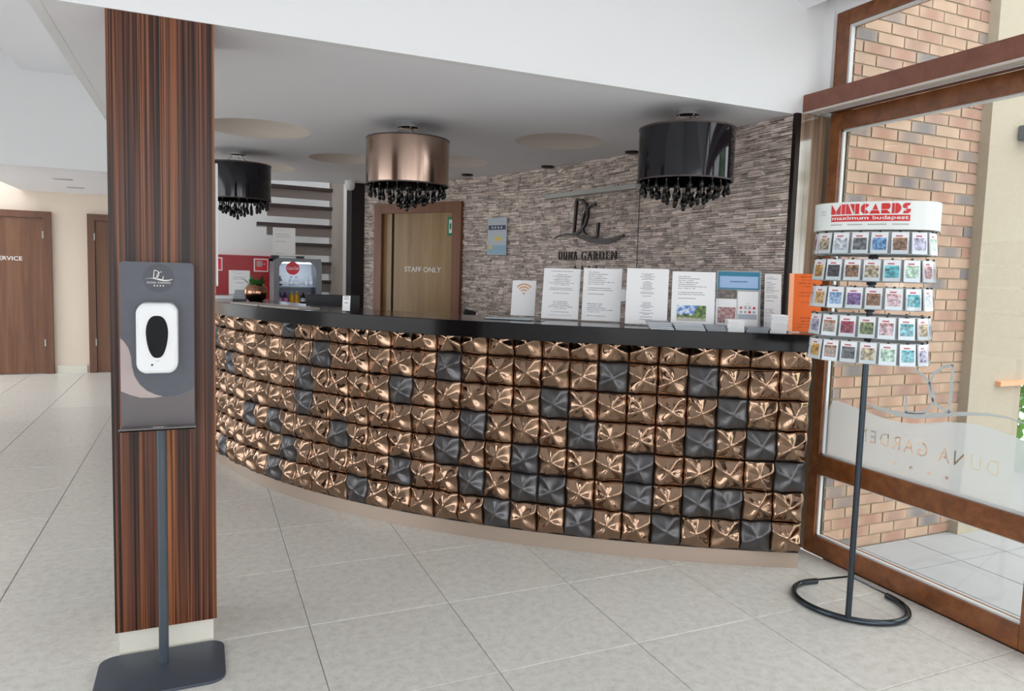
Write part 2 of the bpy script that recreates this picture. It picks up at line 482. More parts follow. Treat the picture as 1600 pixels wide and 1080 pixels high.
def brick_mat():
    m, nt, b = newmat('brick_face')
    oi = N(nt, 'ShaderNodeObjectInfo'); tc = N(nt, 'ShaderNodeTexCoord')
    r = ramp(nt, [(0.0, (0.45, 0.29, 0.20)), (0.22, (0.40, 0.225, 0.16)), (0.40, (0.47, 0.315, 0.22)), (0.58, (0.37, 0.225, 0.17)), (0.72, (0.43, 0.27, 0.195)), (0.82, (0.21, 0.18, 0.175)), (0.93, (0.28, 0.215, 0.185))], 'CONSTANT')
    nt.links.new(oi.outputs['Random'], r.inputs['Fac'])
    n = N(nt, 'ShaderNodeTexNoise', i_Scale=9.0, i_Detail=3.0)
    geo = N(nt, 'ShaderNodeNewGeometry'); nt.links.new(geo.outputs['Position'], n.inputs['Vector'])
    # kiln-darkened middle and paler ends, the bricks' own flashing
    sx = N(nt, 'ShaderNodeSeparateXYZ'); nt.links.new(tc.outputs['Object'], sx.inputs[0])
    ab = N(nt, 'ShaderNodeMath', operation='ABSOLUTE'); nt.links.new(sx.outputs['X'], ab.inputs[0])
    mr = N(nt, 'ShaderNodeMapRange'); mr.inputs['From Min'].default_value = 0.03; mr.inputs['From Max'].default_value = 0.095
    mr.inputs['To Min'].default_value = 0.0; mr.inputs['To Max'].default_value = 0.55
    nt.links.new(ab.outputs[0], mr.inputs['Value'])
    mx = N(nt, 'ShaderNodeMix', data_type='RGBA'); mx.inputs['B'].default_value = (0.53, 0.38, 0.265, 1)
    nt.links.new(mr.outputs['Result'], mx.inputs['Factor']); nt.links.new(r.outputs['Color'], mx.inputs['A'])
    m2 = N(nt, 'ShaderNodeMapRange'); m2.inputs['To Min'].default_value = 0.75; m2.inputs['To Max'].default_value = 1.2
    nt.links.new(n.outputs['Fac'], m2.inputs['Value'])
    sc = N(nt, 'ShaderNodeVectorMath', operation='SCALE')
    nt.links.new(mx.outputs['Result'], sc.inputs[0]); nt.links.new(m2.outputs['Result'], sc.inputs['Scale'])
    nt.links.new(sc.outputs['Vector'], b.inputs['Base Color'])
    b.inputs['Roughness'].default_value = 0.85
    return m
M['brick'] = brick_mat()


def stone_mat():
    m, nt, b = newmat('split_stone')
    geo = N(nt, 'ShaderNodeNewGeometry')
    n = N(nt, 'ShaderNodeTexNoise', i_Scale=14.0, i_Detail=6.0, i_Roughness=0.75)
    nt.links.new(geo.outputs['Position'], n.inputs['Vector'])
    r = ramp(nt, [(0.30, (0.38, 0.30, 0.26)), (0.46, (0.70, 0.585, 0.52)), (0.60, (0.84, 0.73, 0.665)), (0.75, (0.90, 0.82, 0.76))])
    nt.links.new(n.outputs['Fac'], r.inputs['Fac'])
    at = N(nt, 'ShaderNodeAttribute'); at.attribute_name = 'tone'
    mr = N(nt, 'ShaderNodeMapRange'); mr.inputs['To Min'].default_value = 0.55; mr.inputs['To Max'].default_value = 1.25
    nt.links.new(at.outputs['Fac'], mr.inputs['Value'])
    sc = N(nt, 'ShaderNodeVectorMath', operation='SCALE')
    nt.links.new(r.outputs['Color'], sc.inputs[0]); nt.links.new(mr.outputs['Result'], sc.inputs['Scale'])
    nt.links.new(sc.outputs['Vector'], b.inputs['Base Color'])
    b.inputs['Roughness'].default_value = 0.8
    return m
M['stone'] = stone_mat()
M['stone_shadow'] = flat('stone_bedding', (0.035, 0.026, 0.022), 0.9)  # near-black backing, shade of the gaps between strips put into colour


def print_mat(name, paper=(0.92, 0.915, 0.925), ink=(0.25, 0.25, 0.28), hw=0.08, hh=0.12, line=0.0095, margin=0.75, density=0.5, centre=True, top=0.9, bottom=-0.85):
    """white sheet with rows of small print; local x across, local y up, origin at the sheet's centre"""
    m, nt, b = newmat(name)
    tc = N(nt, 'ShaderNodeTexCoord'); sx = N(nt, 'ShaderNodeSeparateXYZ'); nt.links.new(tc.outputs['Object'], sx.inputs[0])
    def mth(op, a, bb=None):
        n = N(nt, 'ShaderNodeMath', operation=op)
        for i, q in enumerate((a, bb)):
            if q is None: continue
            if isinstance(q, (int, float)): n.inputs[i].default_value = q
            else: nt.links.new(q, n.inputs[i])
        return n.outputs[0]
    row = mth('DIVIDE', sx.outputs['Y'], line)
    fl = mth('FLOOR', row); fr = mth('SUBTRACT', row, fl)
    inline = mth('LESS_THAN', fr, 0.38)
    wn = N(nt, 'ShaderNodeTexWhiteNoise', noise_dimensions='1D'); nt.links.new(fl, wn.inputs['W'])
    width = mth('MULTIPLY', wn.outputs['Value'], hw * margin)
    if centre: inx = mth('LESS_THAN', mth('ABSOLUTE', sx.outputs['X']), width)
    else: inx = mth('MULTIPLY', mth('LESS_THAN', sx.outputs['X'], mth('SUBTRACT', mth('MULTIPLY', width, 2.0), hw * margin)), mth('GREATER_THAN', sx.outputs['X'], -hw * margin))
    cb = N(nt, 'ShaderNodeCombineXYZ'); nt.links.new(mth('MULTIPLY', sx.outputs['X'], 420.0), cb.inputs[0]); nt.links.new(mth('MULTIPLY', fl, 3.7), cb.inputs[1])
    no = N(nt, 'ShaderNodeTexNoise', i_Scale=1.0, i_Detail=1.0); nt.links.new(cb.outputs[0], no.inputs['Vector'])
    word = mth('GREATER_THAN', no.outputs['Fac'], 1 - density - 0.05)
    iny = mth('MULTIPLY', mth('LESS_THAN', sx.outputs['Y'], hh * top), mth('GREATER_THAN', sx.outputs['Y'], hh * bottom))
    rowon = mth('GREATER_THAN', wn.outputs['Value'], 0.3)
    fac = mth('MULTIPLY', mth('MULTIPLY', inline, inx), mth('MULTIPLY', mth('MULTIPLY', word, iny), rowon))
    mx = N(nt, 'ShaderNodeMix', data_type='RGBA'); mx.inputs['A'].default_value = (*paper, 1); mx.inputs['B'].default_value = (*ink, 1)
    nt.links.new(fac, mx.inputs['Factor']); nt.links.new(mx.outputs['Result'], b.inputs['Base Color'])
    b.inputs['Roughness'].default_value = 0.7
    return m


def photo_mat(name, stops, scale=40, mixy=0.0):
    m, nt, b = newmat(name)
    tc = N(nt, 'ShaderNodeTexCoord')
    n = N(nt, 'ShaderNodeTexNoise', i_Scale=scale, i_Detail=5.0, i_Roughness=0.65); nt.links.new(tc.outputs['Object'], n.inputs['Vector'])
    r = ramp(nt, stops); nt.links.new(n.outputs['Fac'], r.inputs['Fac'])
    nt.links.new(r.outputs['Color'], b.inputs['Base Color']); b.inputs['Roughness'].default_value = 0.35
    return m


def card_mat():
    """mini card: white with a picture whose tint is the object's own colour and a small coloured heading"""
    m, nt, b = newmat('minicard_print')
    tc = N(nt, 'ShaderNodeTexCoord'); oi = N(nt, 'ShaderNodeObjectInfo')
    sx = N(nt, 'ShaderNodeSeparateXYZ'); nt.links.new(tc.outputs['Object'], sx.inputs[0])
    def mth(op, a, bb=None):
        n = N(nt, 'ShaderNodeMath', operation=op)
        for i, q in enumerate((a, bb)):
            if q is None: continue
            if isinstance(q, (int, float)): n.inputs[i].default_value = q
            else: nt.links.new(q, n.inputs[i])
        return n.outputs[0]
    inpic = mth('MULTIPLY', mth('LESS_THAN', mth('ABSOLUTE', sx.outputs['X']), 0.0245), mth('MULTIPLY', mth('LESS_THAN', sx.outputs['Y'], 0.020), mth('GREATER_THAN', sx.outputs['Y'], -0.028)))
    inhead = mth('MULTIPLY', mth('LESS_THAN', mth('ABSOLUTE', mth('ADD', sx.outputs['X'], 0.004)), 0.012), mth('MULTIPLY', mth('LESS_THAN', sx.outputs['Y'], 0.030), mth('GREATER_THAN', sx.outputs['Y'], 0.024)))
    va = N(nt, 'ShaderNodeVectorMath', operation='ADD')
    cb = N(nt, 'ShaderNodeCombineXYZ')
    nt.links.new(mth('MULTIPLY', oi.outputs['Random'], 50.0), cb.inputs[2])
    nt.links.new(tc.outputs['Object'], va.inputs[0]); nt.links.new(cb.outputs[0], va.inputs[1])
    n = N(nt, 'ShaderNodeTexNoise', i_Scale=75.0, i_Detail=4.0, i_Roughness=0.65); nt.links.new(va.outputs[0], n.inputs['Vector'])
    r = ramp(nt, [(0.36, (0.04, 0.035, 0.04)), (0.5, (0.5, 0.5, 0.5)), (0.62, (1, 1, 1))]); nt.links.new(n.outputs['Fac'], r.inputs['Fac'])
    pic = N(nt, 'ShaderNodeMix', data_type='RGBA', blend_type='OVERLAY'); pic.inputs['Factor'].default_value = 0.85
    nt.links.new(oi.outputs['Color'], pic.inputs['A']); nt.links.new(r.outputs['Color'], pic.inputs['B'])
    m1 = N(nt, 'ShaderNodeMix', data_type='RGBA'); m1.inputs['A'].default_value = (0.80, 0.82, 0.84, 1); nt.links.new(pic.outputs['Result'], m1.inputs['B']); nt.links.new(inpic, m1.inputs['Factor'])
    m2 = N(nt, 'ShaderNodeMix', data_type='RGBA'); m2.inputs['B'].default_value = (0.5, 0.12, 0.16, 1); nt.links.new(m1.outputs['Result'], m2.inputs['A']); nt.links.new(inhead, m2.inputs['Factor'])
    nt.links.new(m2.outputs['Result'], b.inputs['Base Color'])
    b.inputs['Roughness'].default_value = 0.35
    return m
M['card'] = card_mat()

# ------------------------------------------------------------------ the setting
def struct(o, label=None):
    o['kind'] = 'structure'
    if label: o['label'] = label
    return o


ZC = 2.332        # low ceiling / soffit height
WX = 3.025        # inner face of the window wall
TOP = 4.6

# floor: bedding plus single tiles on a 0.6 m grid
floor = struct(MB().box((-4.6, -4.5, -0.08), (3.02, 10.85, -0.004)).build('floor', M['grout']), 'pale speckled stone tile floor of the lobby')


def tile_mesh(w, d, h=0.01, bev=0.0022, name='floor_tile'):
    x, y = w / 2, d / 2
    vs = [(-x, -y, -h), (x, -y, -h), (x, y, -h), (-x, y, -h), (-x, -y, -bev), (x, -y, -bev), (x, y, -bev), (-x, y, -bev),
          (-x + bev, -y + bev, 0), (x - bev, -y + bev, 0), (x - bev, y - bev, 0), (-x + bev, y - bev, 0)]
    fs = [(8, 9, 10, 11)] + [(i, (i + 1) % 4, 4 + (i + 1) % 4, 4 + i) for i in range(4)] + [(4 + i, 4 + (i + 1) % 4, 8 + (i + 1) % 4, 8 + i) for i in range(4)]
    me = bpy.data.meshes.new(name); me.from_pydata(vs, [], fs); me.materials.append(M['floor_tile'])
    return me


TX0, TY0, TP, TQ = 0.402, 2.297, 0.5985, 0.5925
tile_full = tile_mesh(TP - 0.003, TQ - 0.003)
rest = MB()
for i in range(-9, 5):
    for j in range(-12, 15):
        xa, xb = TX0 + i * TP, TX0 + (i + 1) * TP
        ya, yb = TY0 + j * TQ, TY0 + (j + 1) * TQ
        if xa >= 3.0 or xb <= -4.59 or ya >= 10.8: continue
        xb = min(xb, 3.02); yb = min(yb, 10.84)
        cx, cy = (xa + xb) / 2, (ya + yb) / 2
        seen = yb > 1.25 and xa > -2.7 and not (cx > 1.0 and cy > 4.4)
        if not seen:
            rest.box((xa + 0.0015, ya + 0.0015, -0.01), (xb - 0.0015, yb - 0.0015, 0)); continue
        me = tile_full if (xb - xa > TP - 1e-4 and yb - ya > TQ - 1e-4) else tile_mesh(xb - xa - 0.003, yb - ya - 0.003)
        place('floor_tile', me, None, floor, Matrix.Translation((cx, cy, 0)))
ro = rest.build('tile_field', M['floor_tile'], floor); ro['kind'] = 'stuff'

# low ceiling with shallow dished recesses
DENTS = [(0.34, 4.90, 0.33), (0.48, 6.70, 0.30), (1.05, 5.82, 0.27), (1.82, 5.47, 0.30), (2.16, 4.24, 0.29)]
STONE = [(2.875, 2.60), (2.846, 2.886), (2.83, 3.6), (2.81, 4.28), (2.62, 5.28), (2.43, 5.95), (2.225, 6.30), (1.62, 7.235), (1.507, 7.41), (1.42, 7.55)]


def catmull(P, n=10):
    out = []
    for i in range(1, len(P) - 2):
        p0, p1, p2, p3 = [Vector(P[i + k]) for k in (-1, 0, 1, 2)]
        for k in range(n):
            t = k / n
            out.append(0.5 * ((2 * p1) + (-p0 + p2) * t + (2 * p0 - 5 * p1 + 4 * p2 - p3) * t * t + (-p0 + 3 * p1 - 3 * p2 + p3) * t ** 3))
    out.append(Vector(P[-2]))
    return out


WPATH = catmull(STONE, 10)


def ceiling_with_dents():
    bm = bmesh.new()
    outer = [(-0.53, 2.89), (3.02, 2.89), (3.02, 7.3), (1.6, 7.52), (1.1, 7.5), (0.75, 7.62), (0.30, 7.68), (0.12, 7.9), (0.12, 10.8), (-2.06, 10.8), (-2.06, 7.97), (-0.53, 7.97)]
    loops = [outer]
    n = 40
    for (x, y, r) in DENTS:
        loops.append([(x + r * math.cos(2 * math.pi * k / n), y + r * math.sin(2 * math.pi * k / n)) for k in range(n)])
    edges = []; rings = []
    for lp in loops:
        vs = [bm.verts.new((x, y, ZC)) for x, y in lp]; rings.append(vs)
        for i in range(len(vs)): edges.append(bm.edges.new((vs[i], vs[(i + 1) % len(vs)])))
    bmesh.ops.triangle_fill(bm, use_beauty=True, use_dissolve=False, edges=edges)
    for (x, y, r), ring in zip(DENTS, rings[1:]):
        prev = ring
        for q in (0.9, 0.75, 0.55, 0.3, 0.06):
            h = 0.12 * (1 - q * q)
            cur = [bm.verts.new((x + (v.co.x - x) * q, y + (v.co.y - y) * q, ZC + h)) for v in ring]
            for i in range(n):
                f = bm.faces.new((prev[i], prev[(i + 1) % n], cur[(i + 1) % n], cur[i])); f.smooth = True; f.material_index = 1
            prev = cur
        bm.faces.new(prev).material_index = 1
    for f in bm.faces:
        f.normal_update()
        if f.normal.z > 0: f.normal_flip()
    me = bpy.data.meshes.new('ceiling'); bm.to_mesh(me); bm.free()
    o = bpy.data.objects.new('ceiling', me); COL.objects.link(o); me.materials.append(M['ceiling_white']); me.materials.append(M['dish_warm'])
    return o
struct(ceiling_with_dents(), 'low white ceiling with round dished recesses over the desk')
# upper side of the low ceiling, its edges, the raised lobby ceiling
struct(MB().box((-0.51, 2.91, ZC + 0.12), (3.02, 7.38, ZC + 0.2)).box((-2.05, 8.0, ZC + 0.12), (0.1, 10.8, ZC + 0.2)).box((-0.51, 7.38, ZC + 0.12), (0.1, 8.0, ZC + 0.2)).build('ceiling_upper_deck', M['ceiling_white']))
struct(MB().box((-0.53, 2.885, ZC - 0.001), (3.06, 2.93, TOP)).build('wall_header', M['white_wall']), 'white header wall above the reception ceiling edge')
struct(MB().box((-0.53, 2.93, ZC - 0.001), (-0.49, 7.97, TOP)).build('wall_header_side', M['white_wall']))
struct(MB().box((-4.6, 7.97, ZC - 0.001), (-0.49, 8.02, TOP)).build('wall_fascia_back', M['white_wall']), 'white fascia wall above the corridor')
struct(MB().box((-1.50, 2.0, 3.20), (-0.53, 7.97, 3.26)).build('ceiling_raised', M['ceiling_white']))
struct(MB().box((-4.6, -4.5, TOP), (-0.4, 8.0, TOP + 0.05)).build('ceiling_high', M['ceiling_white']))
# pitched lobby ceiling rising away from the window wall, with a flat margin over the glazing
def zs(x): return 2.865 + 0.39 * (2.868 - x)
pm = MB()
pm.add([(2.868, -4.5, zs(2.868)), (2.868, 2.885, zs(2.868)), (-0.6, 2.885, zs(-0.6)), (-0.6, -4.5, zs(-0.6)),
        (2.868, -4.5, zs(2.868) + .1), (2.868, 2.885, zs(2.868) + .1), (-0.6, 2.885, zs(-0.6) + .45), (-0.6, -4.5, zs(-0.6) + .45)],
       [(0, 1, 2, 3), (4, 7, 6, 5), (0, 4, 5, 1), (1, 5, 6, 2), (2, 6, 7, 3), (3, 7, 4, 0)])
struct(pm.build('ceiling_pitched', M['ceiling_white']))
struct(MB().box((2.86, -4.5, 2.955), (3.12, 2.885, 3.05)).build('ceiling_margin', M['white_wall']))

# walls out of the picture: rear glazing and side glazing openings let the daylight in
struct(MB().box((-4.7, -4.6, -0.05), (-4.5, -4.5, TOP)).box((2.9, -4.6, -0.05), (3.1, -4.5, TOP)).box((-4.5, -4.6, -0.05), (2.9, -4.5, 0.15)).box((-4.5, -4.6, 3.05), (2.9, -4.5, TOP))
       .box((-2.1, -4.6, 0.15), (-1.98, -4.5, 3.05)).box((0.5, -4.6, 0.15), (0.62, -4.5, 3.05)).build('wall_rear', M['white_wall']))
struct(MB().box((-4.7, -4.5, -0.05), (-4.6, 0.6, TOP)).box((-4.7, 5.2, -0.05), (-4.6, 8.3, TOP)).box((-4.7, 8.3, 2.7), (-4.6, 10.95, TOP)).box((-4.7, 8.3, -0.05), (-4.6, 10.95, 0.2)).box((-4.7, 0.6, 2.7), (-4.6, 5.2, TOP)).build('wall_left', M['white_wall']))  # unseen opening on the corridor side added to brighten the peach wall

# corridor end wall with two doors
struct(MB().box((-4.6, 10.8, -0.05), (0.16, 10.95, TOP)).build('wall_back_corridor', M['peach_wall']), 'peach wall with brown doors at the end of the corridor')
struct(MB().box((-1.715, 10.775, 0), (-1.375, 10.8, 0.10)).build('baseboard_back', M['skirting']))


def wood_door(name, x0, x1, text=None, closer=False, hinge_left=False):
    d = struct(empty(name, ((x0 + x1) / 2, 10.8, 0)))
    MB().box((x0, 10.74, 0), (x0 + 0.085, 10.8, 2.078)).box((x1 - 0.085, 10.74, 0), (x1, 10.8, 2.078)).box((x0 + 0.085, 10.74, 1.995), (x1 - 0.085, 10.8, 2.078)).build('door_frame', M['door_frame_wood'], d)
    MB().box((x0 + 0.09, 10.765, 0.008), (x1 - 0.09, 10.8, 1.99)).build('door_leaf', M['door_wood'], d)
    hx = x0 + 0.075 if hinge_left else x1 - 0.095
    for hz in (0.36, 1.74):
        MB().box((hx, 10.732, hz), (hx + 0.014, 10.742, hz + 0.09)).build('hinge', M['grey_bar'], d)
    hx = x1 - 0.18 if hinge_left else x0 + 0.14
    MB().box((hx, 10.745, 0.98), (hx + 0.04, 10.765, 1.14)).tube([(hx + .02, 10.745, 1.06), (hx + .02, 10.70, 1.06), (hx + (-.09 if hinge_left else .13), 10.70, 1.06)], 0.009).build('door_handle', M['steel'], d)
    if text:
        lettering(text, (0.29, 0.052), M['logo_white'], d, frame((-2.207, 10.762, 1.475), (1, 0, 0)), bold=0.01)
    if closer:
        MB().box((x0 + 0.26, 10.70, 1.93), (x0 + 0.48, 10.76, 1.985)).build('door_closer', M['steel'], d)
    return d


d2 = wood_door('door_2', -2.76, -1.745, 'SERVICE')
d2['label'] = 'brown wooden corridor door lettered SERVICE'
d3 = wood_door('door_3', -1.345, -0.36, None, True, True)
d3['label'] = 'brown wooden corridor door half hidden by the striped column'

# stairwell walls behind the desk
struct(MB().box((0.12, 9.2, -0.05), (2.6, 9.35, TOP)).box((0.12, 9.2, -0.05), (0.16, 10.8, TOP)).build('wall_stairwell', M['stair_wall']), 'pale grey wall behind the spiral stair')
struct(MB().box((2.5, 7.3, -0.05), (2.6, 9.2, TOP)).build('wall_stairwell_side', M['stair_wall']))
struct(MB().box((0.1, 7.35, TOP - 0.1), (2.6, 7.7, TOP)).box((0.1, 9.1, TOP - 0.1), (2.6, 9.3, TOP)).box((0.1, 7.7, TOP - 0.1), (0.3, 9.1, TOP)).box((2.2, 7.7, TOP - 0.1), (2.6, 9.1, TOP)).box((1.38, 8.6, TOP - 0.1), (1.6, 8.84, TOP)).build('ceiling_stairwell', M['stair_wall']))  # unseen roof opening left in the middle, added to light the stairwell
struct(MB().box((-0.5, 7.36, ZC + 0.2), (2.6, 7.42, TOP)).box((0.06, 7.36, ZC + .2), (0.12, 9.3, TOP)).build('wall_stairwell_front', M['stair_wall']))

# curved split-stone wall behind the desk
def path_param(P):
    S = [0.0]
    for a, b in zip(P, P[1:]): S.append(S[-1] + (b - a).length)
    return S


WS = path_param(WPATH)


def path_at(P, S, s):
    s = max(0.0, min(S[-1] - 1e-6, s))
    lo = 0
    while lo < len(S) - 2 and S[lo + 1] < s: lo += 1
    t = (s - S[lo]) / (S[lo + 1] - S[lo])
    p = P[lo].lerp(P[lo + 1], t); d = (P[lo + 1] - P[lo]).normalized()
    return p, d


def wall_pt(s, off, z):
    p, d = path_at(WPATH, WS, s)
    n = Vector((-d.y, d.x))          # towards the room
    return Vector((p.x + n.x * off, p.y + n.y * off, z))


wb = MB()
for i in range(len(WPATH) - 1):
    a0, a1 = WPATH[i], WPATH[i + 1]
    s0, s1 = WS[i], WS[i + 1]
    q = [wall_pt(s0 + 1e-4, 0, 0), wall_pt(s1 - 1e-4, 0, 0), wall_pt(s1 - 1e-4, 0, ZC + .1), wall_pt(s0 + 1e-4, 0, ZC + .1),
         wall_pt(s0 + 1e-4, -.1, 0), wall_pt(s1 - 1e-4, -.1, 0), wall_pt(s1 - 1e-4, -.1, ZC + .1), wall_pt(s0 + 1e-4, -.1, ZC + .1)]
    wb.add(q, [(0, 1, 2, 3), (4, 7, 6, 5), (3, 2, 6, 7)])
wall_stone = struct(wb.build('wall_back', M['stone_shadow']), 'curved wall of thin split stone strips behind the reception desk')


def nearest_s(x, y):
    best = min(range(0, 4000), key=lambda k: (wall_pt(WS[-1] * k / 4000, 0, 0).xy - Vector((x, y))).length)
    return WS[-1] * best / 4000


SD0, SD1 = nearest_s(2.238, 6.276), nearest_s(1.646, 7.198)     # staff door
sm = MB(); tones = []
rs = random.Random(3)
z = 0.9
while z < ZC - 0.002:
    h = rs.choice((0.010, 0.012, 0.013, 0.016))
    s = -rs.random() * 0.1
    while s < WS[-1]:
        ln = rs.uniform(0.03, 0.13)
        a, b = max(s, 0), min(s + ln - 0.0025, WS[-1])
        s += ln
        if b - a < 0.01: continue
        if b > SD0 - 0.0 and a < SD1 + 0.0 and z < 2.11:
            if a < SD0: b = SD0
            elif b > SD1: a = SD1
            else: continue
            if b - a < 0.008: continue
        o = rs.uniform(0.006, 0.022)
        zt = z + h - rs.uniform(0.0008, 0.0035)
        q = [wall_pt(a, 0.0, z), wall_pt(b, 0.0, z), wall_pt(b, 0.0, zt), wall_pt(a, 0.0, zt), wall_pt(a, o, z), wall_pt(b, o + rs.uniform(-.003, .003), z), wall_pt(b, o - .001, zt), wall_pt(a, o - .002, zt)]
        sm.add(q, [(4, 7, 6, 5), (3, 2, 6, 7), (0, 4, 5, 1), (0, 3, 7, 4), (1, 5, 6, 2)])
        tones += [rs.random()] * 8
    z += h
so = sm.build('stone_strips', M['stone'], wall_stone)
so['kind'] = 'stuff'
at = so.data.attributes.new('tone', 'FLOAT', 'POINT')
at.data.foreach_set('value', tones)

# dark end post beside the stone wall and the striped panel in the window corner
struct(MB().box((1.405, 7.33, 0), (1.535, 7.60, ZC)).build('trim_1', M['dark_wood']), 'dark brown post at the end of the stone wall')
struct(MB().box((2.822, 2.858, 0), (2.853, 2.884, ZC)).build('trim_2', M['dark_wood']))
struct(MB().box((2.852, 2.86, 0), (3.03, 2.89, ZC)).build('trim_3', M['zebrano_gloss']), 'glossy striped wood panel in the window corner')

# striped column
pillar = struct(empty('pillar', (-0.12, 3.05, 0)), 'striped zebrano wood column with a pale stone foot')
MB().box((-0.285, 2.905, 0), (0.038, 3.20, 0.092)).build('column_plinth', M['skirting'], pillar)
MB().box((-0.297, 2.89, 0.092), (0.05, 3.21, ZC + .01)).build('column_cladding', M['zebrano'], pillar, bevel=0.0015)
pp = MB().box((0.051, 2.955, 1.38), (0.062, 3.12, 1.845)).build('wall_panel', M['white_plastic'], bevel=0.004)
tag(pp, 'thin white plastic panel fixed to the side of the striped column', 'panel')

# ------------------------------------------------------------------ window wall
win = struct(empty('window_1', (WX, 2.3, 0)), 'tall wood framed window with frosted film beside the card rack')
YL, YR = 2.83, 1.62
def fr_box(y0, y1, z0, z1, x0=WX, x1=WX + 0.075, name='window_frame', mat='window_wood', parent=win, bevel=0.004):
    return MB().box((x0, min(y0, y1), z0), (x1, max(y0, y1), z1)).build(name, M[mat], parent, bevel=bevel)
fr_box(YL, 2.765, 0.0, 2.34)                      # left stile
fr_box(1.705, 1.575, 0.0, 2.34)                    # right mullion
fr_box(2.765, 1.705, 0.0, 0.100, name='window_rail')
fr_box(2.765, 1.705, 0.440, 0.545, name='window_rail')
fr_box(2.765, 1.705, 2.25, 2.34, name='window_rail')
# glazing beads
def bead(y0, y1, z0, z1):
    b = 0.009; x0, x1 = WX + 0.018, WX + 0.036
    MB().box((x0, y1, z0), (x1, y1 + b, z1)).box((x0, y0 - b, z0), (x1, y0, z1)).box((x0, y1, z0), (x1, y0, z0 + b)).box((x0, y1, z1 - b), (x1, y0, z1)).build('glazing_bead', M['gasket'], win)
bead(2.765, 1.705, 0.100, 0.440); bead(2.765, 1.705, 0.545, 2.25)
MB().box((WX + .045, 1.705, 0.1), (WX + .051, 2.765, 0.44)).build('pane', M['glass'], win)
MB().box((WX + .045, 1.705, 0.545), (WX + .051, 2.765, 2.25)).build('pane', M['glass'], win)
# upper light
fr_box(YL, 2.755, 2.40, 2.85, name='window_frame'); fr_box(2.755, -4.4, 2.775, 2.85, name='window_rail'); fr_box(2.755, -4.4, 2.40, 2.47, name='window_rail')
MB().box((WX + .045, 0.2, 2.47), (WX + .051, 2.755, 2.775)).build('pane', M['glass'], win)
MB().box((WX + .012, 2.743, 2.47), (WX + .036, 2.755, 2.775)).box((WX + .012, .2, 2.765), (WX + .036, 2.743, 2.775)).build('glazing_bead', M['gasket'], win)
struct(MB().box((WX, -4.5, 2.85), (WX + .1, 2.885, TOP)).box((WX - .02, 2.83, 2.34), (WX + .1, 2.885, 2.95)).build('wall_right', M['white_wall']))
# boxed beam with curtain tracks below it
beam = struct(empty('beam', (2.95, 0, 2.38)), 'reddish brown boxed beam across the window wall')
MB().box((2.882, -4.5, 2.345), (WX + .02, 2.884, 2.432)).build('beam_box', M['beam_wood'], beam, bevel=0.003)
for k, (xa, xb, mt) in enumerate(((2.886, 2.906, 'track_white'), (2.912, 2.934, 'track_white'), (2.950, 2.962, 'gasket'))):
    MB().box((xa, -4.5, 2.334), (xb, 2.884, 2.346)).build('curtain_track', M[mt], beam)
# the next bays towards the entrance (beyond the picture)
w2 = struct(empty('window_2', (WX, -0.5, 0)))
for y in (0.40, -0.82, -2.04, -3.26, -4.42):
    fr_box(y + .065, y - .065, 0, 2.34, parent=w2)
    fr_box(y + .065, y - .065, 2.40, 2.78, parent=w2)
ys = [1.575, 0.40, -0.82, -2.04, -3.26, -4.42]
for a, b in zip(ys, ys[1:]):
    for z0, z1 in ((0, .1), (.44, .545), (2.25, 2.34)):
        fr_box(a - .065, b + .065, z0, z1, name='window_rail', parent=w2)

# frosted film with cut-out lettering (reads from outside, so mirrored here)
FX = WX + 0.0445
def film():
    top = [(2.765, 0.775), (2.735, 0.842), (2.70, 0.846), (2.64, 0.838), (2.55, 0.825), (2.46, 0.812), (2.36, 0.805), (2.28, 0.812), (2.19, 0.832), (2.10, 0.856), (2.02, 0.868), (1.95, 0.872), (1.88, 0.864), (1.80, 0.850), (1.705, 0.826)]
    outer = [(-y, z) for y, z in top] + [(-1.705, 0.545), (-2.765, 0.545)]
    # local plane: p = -y (increases to the observer's right), q = z
    cu = bpy.data.curves.new('film', 'CURVE'); cu.dimensions = '2D'; cu.fill_mode = 'BOTH'
    def add(pts):
        sp = cu.splines.new('POLY'); sp.points.add(len(pts) - 1)
        for k, (x, y) in enumerate(pts): sp.points[k].co = (x, y, 0, 1)
        sp.use_cyclic_u = True
    add(outer)
    me = text_mesh('DUNA GARDEN', (0.70, 0.066), space=1.35, mirror=True)
    bm = bmesh.new(); bm.from_mesh(me)
    # outlines of the front faces
    fr = [f for f in bm.faces if abs(f.normal.z) > 0.9 and f.calc_center_median().z > 0]
    fs = set(fr); nxt = {}
    for f in fr:
        for l in f.loops:
            if not any(g in fs and g is not f for g in l.edge.link_faces):
                nxt[l.vert.index] = (l.link_loop_next.vert.index)
    co = {v.index: v.co.copy() for v in bm.verts}
    while nxt:
        st = next(iter(nxt)); lp = [st]; cur = nxt.pop(st)
        while cur != st and cur in nxt:
            lp.append(cur); cur = nxt.pop(cur)
        if len(lp) > 2: add([(co[i].x - 2.215, co[i].y + 0.703) for i in lp])
    bm.free(); bpy.data.meshes.remove(me)
    for yy in (2.084, 2.262, 2.346, 2.17):
        add([(x, y) for x, y in star_poly(0.013, (-yy, 0.604))])
    to = bpy.data.objects.new('film', cu); COL.objects.link(to); bpy.context.view_layer.update()
    me = bpy.data.meshes.new_from_object(to.evaluated_get(bpy.context.evaluated_depsgraph_get()))
    bpy.data.objects.remove(to); bpy.data.curves.remove(cu)
    for v in me.vertices:
        p, q = v.co.x, v.co.y
        v.co = Vector((FX, -p, q))
    me.materials.append(M['film'])
    o = bpy.data.objects.new('frosted_film', me); COL.objects.link(o); attach(o, win)
    o['label'] = 'frosted film with clear mirrored lettering'
film()
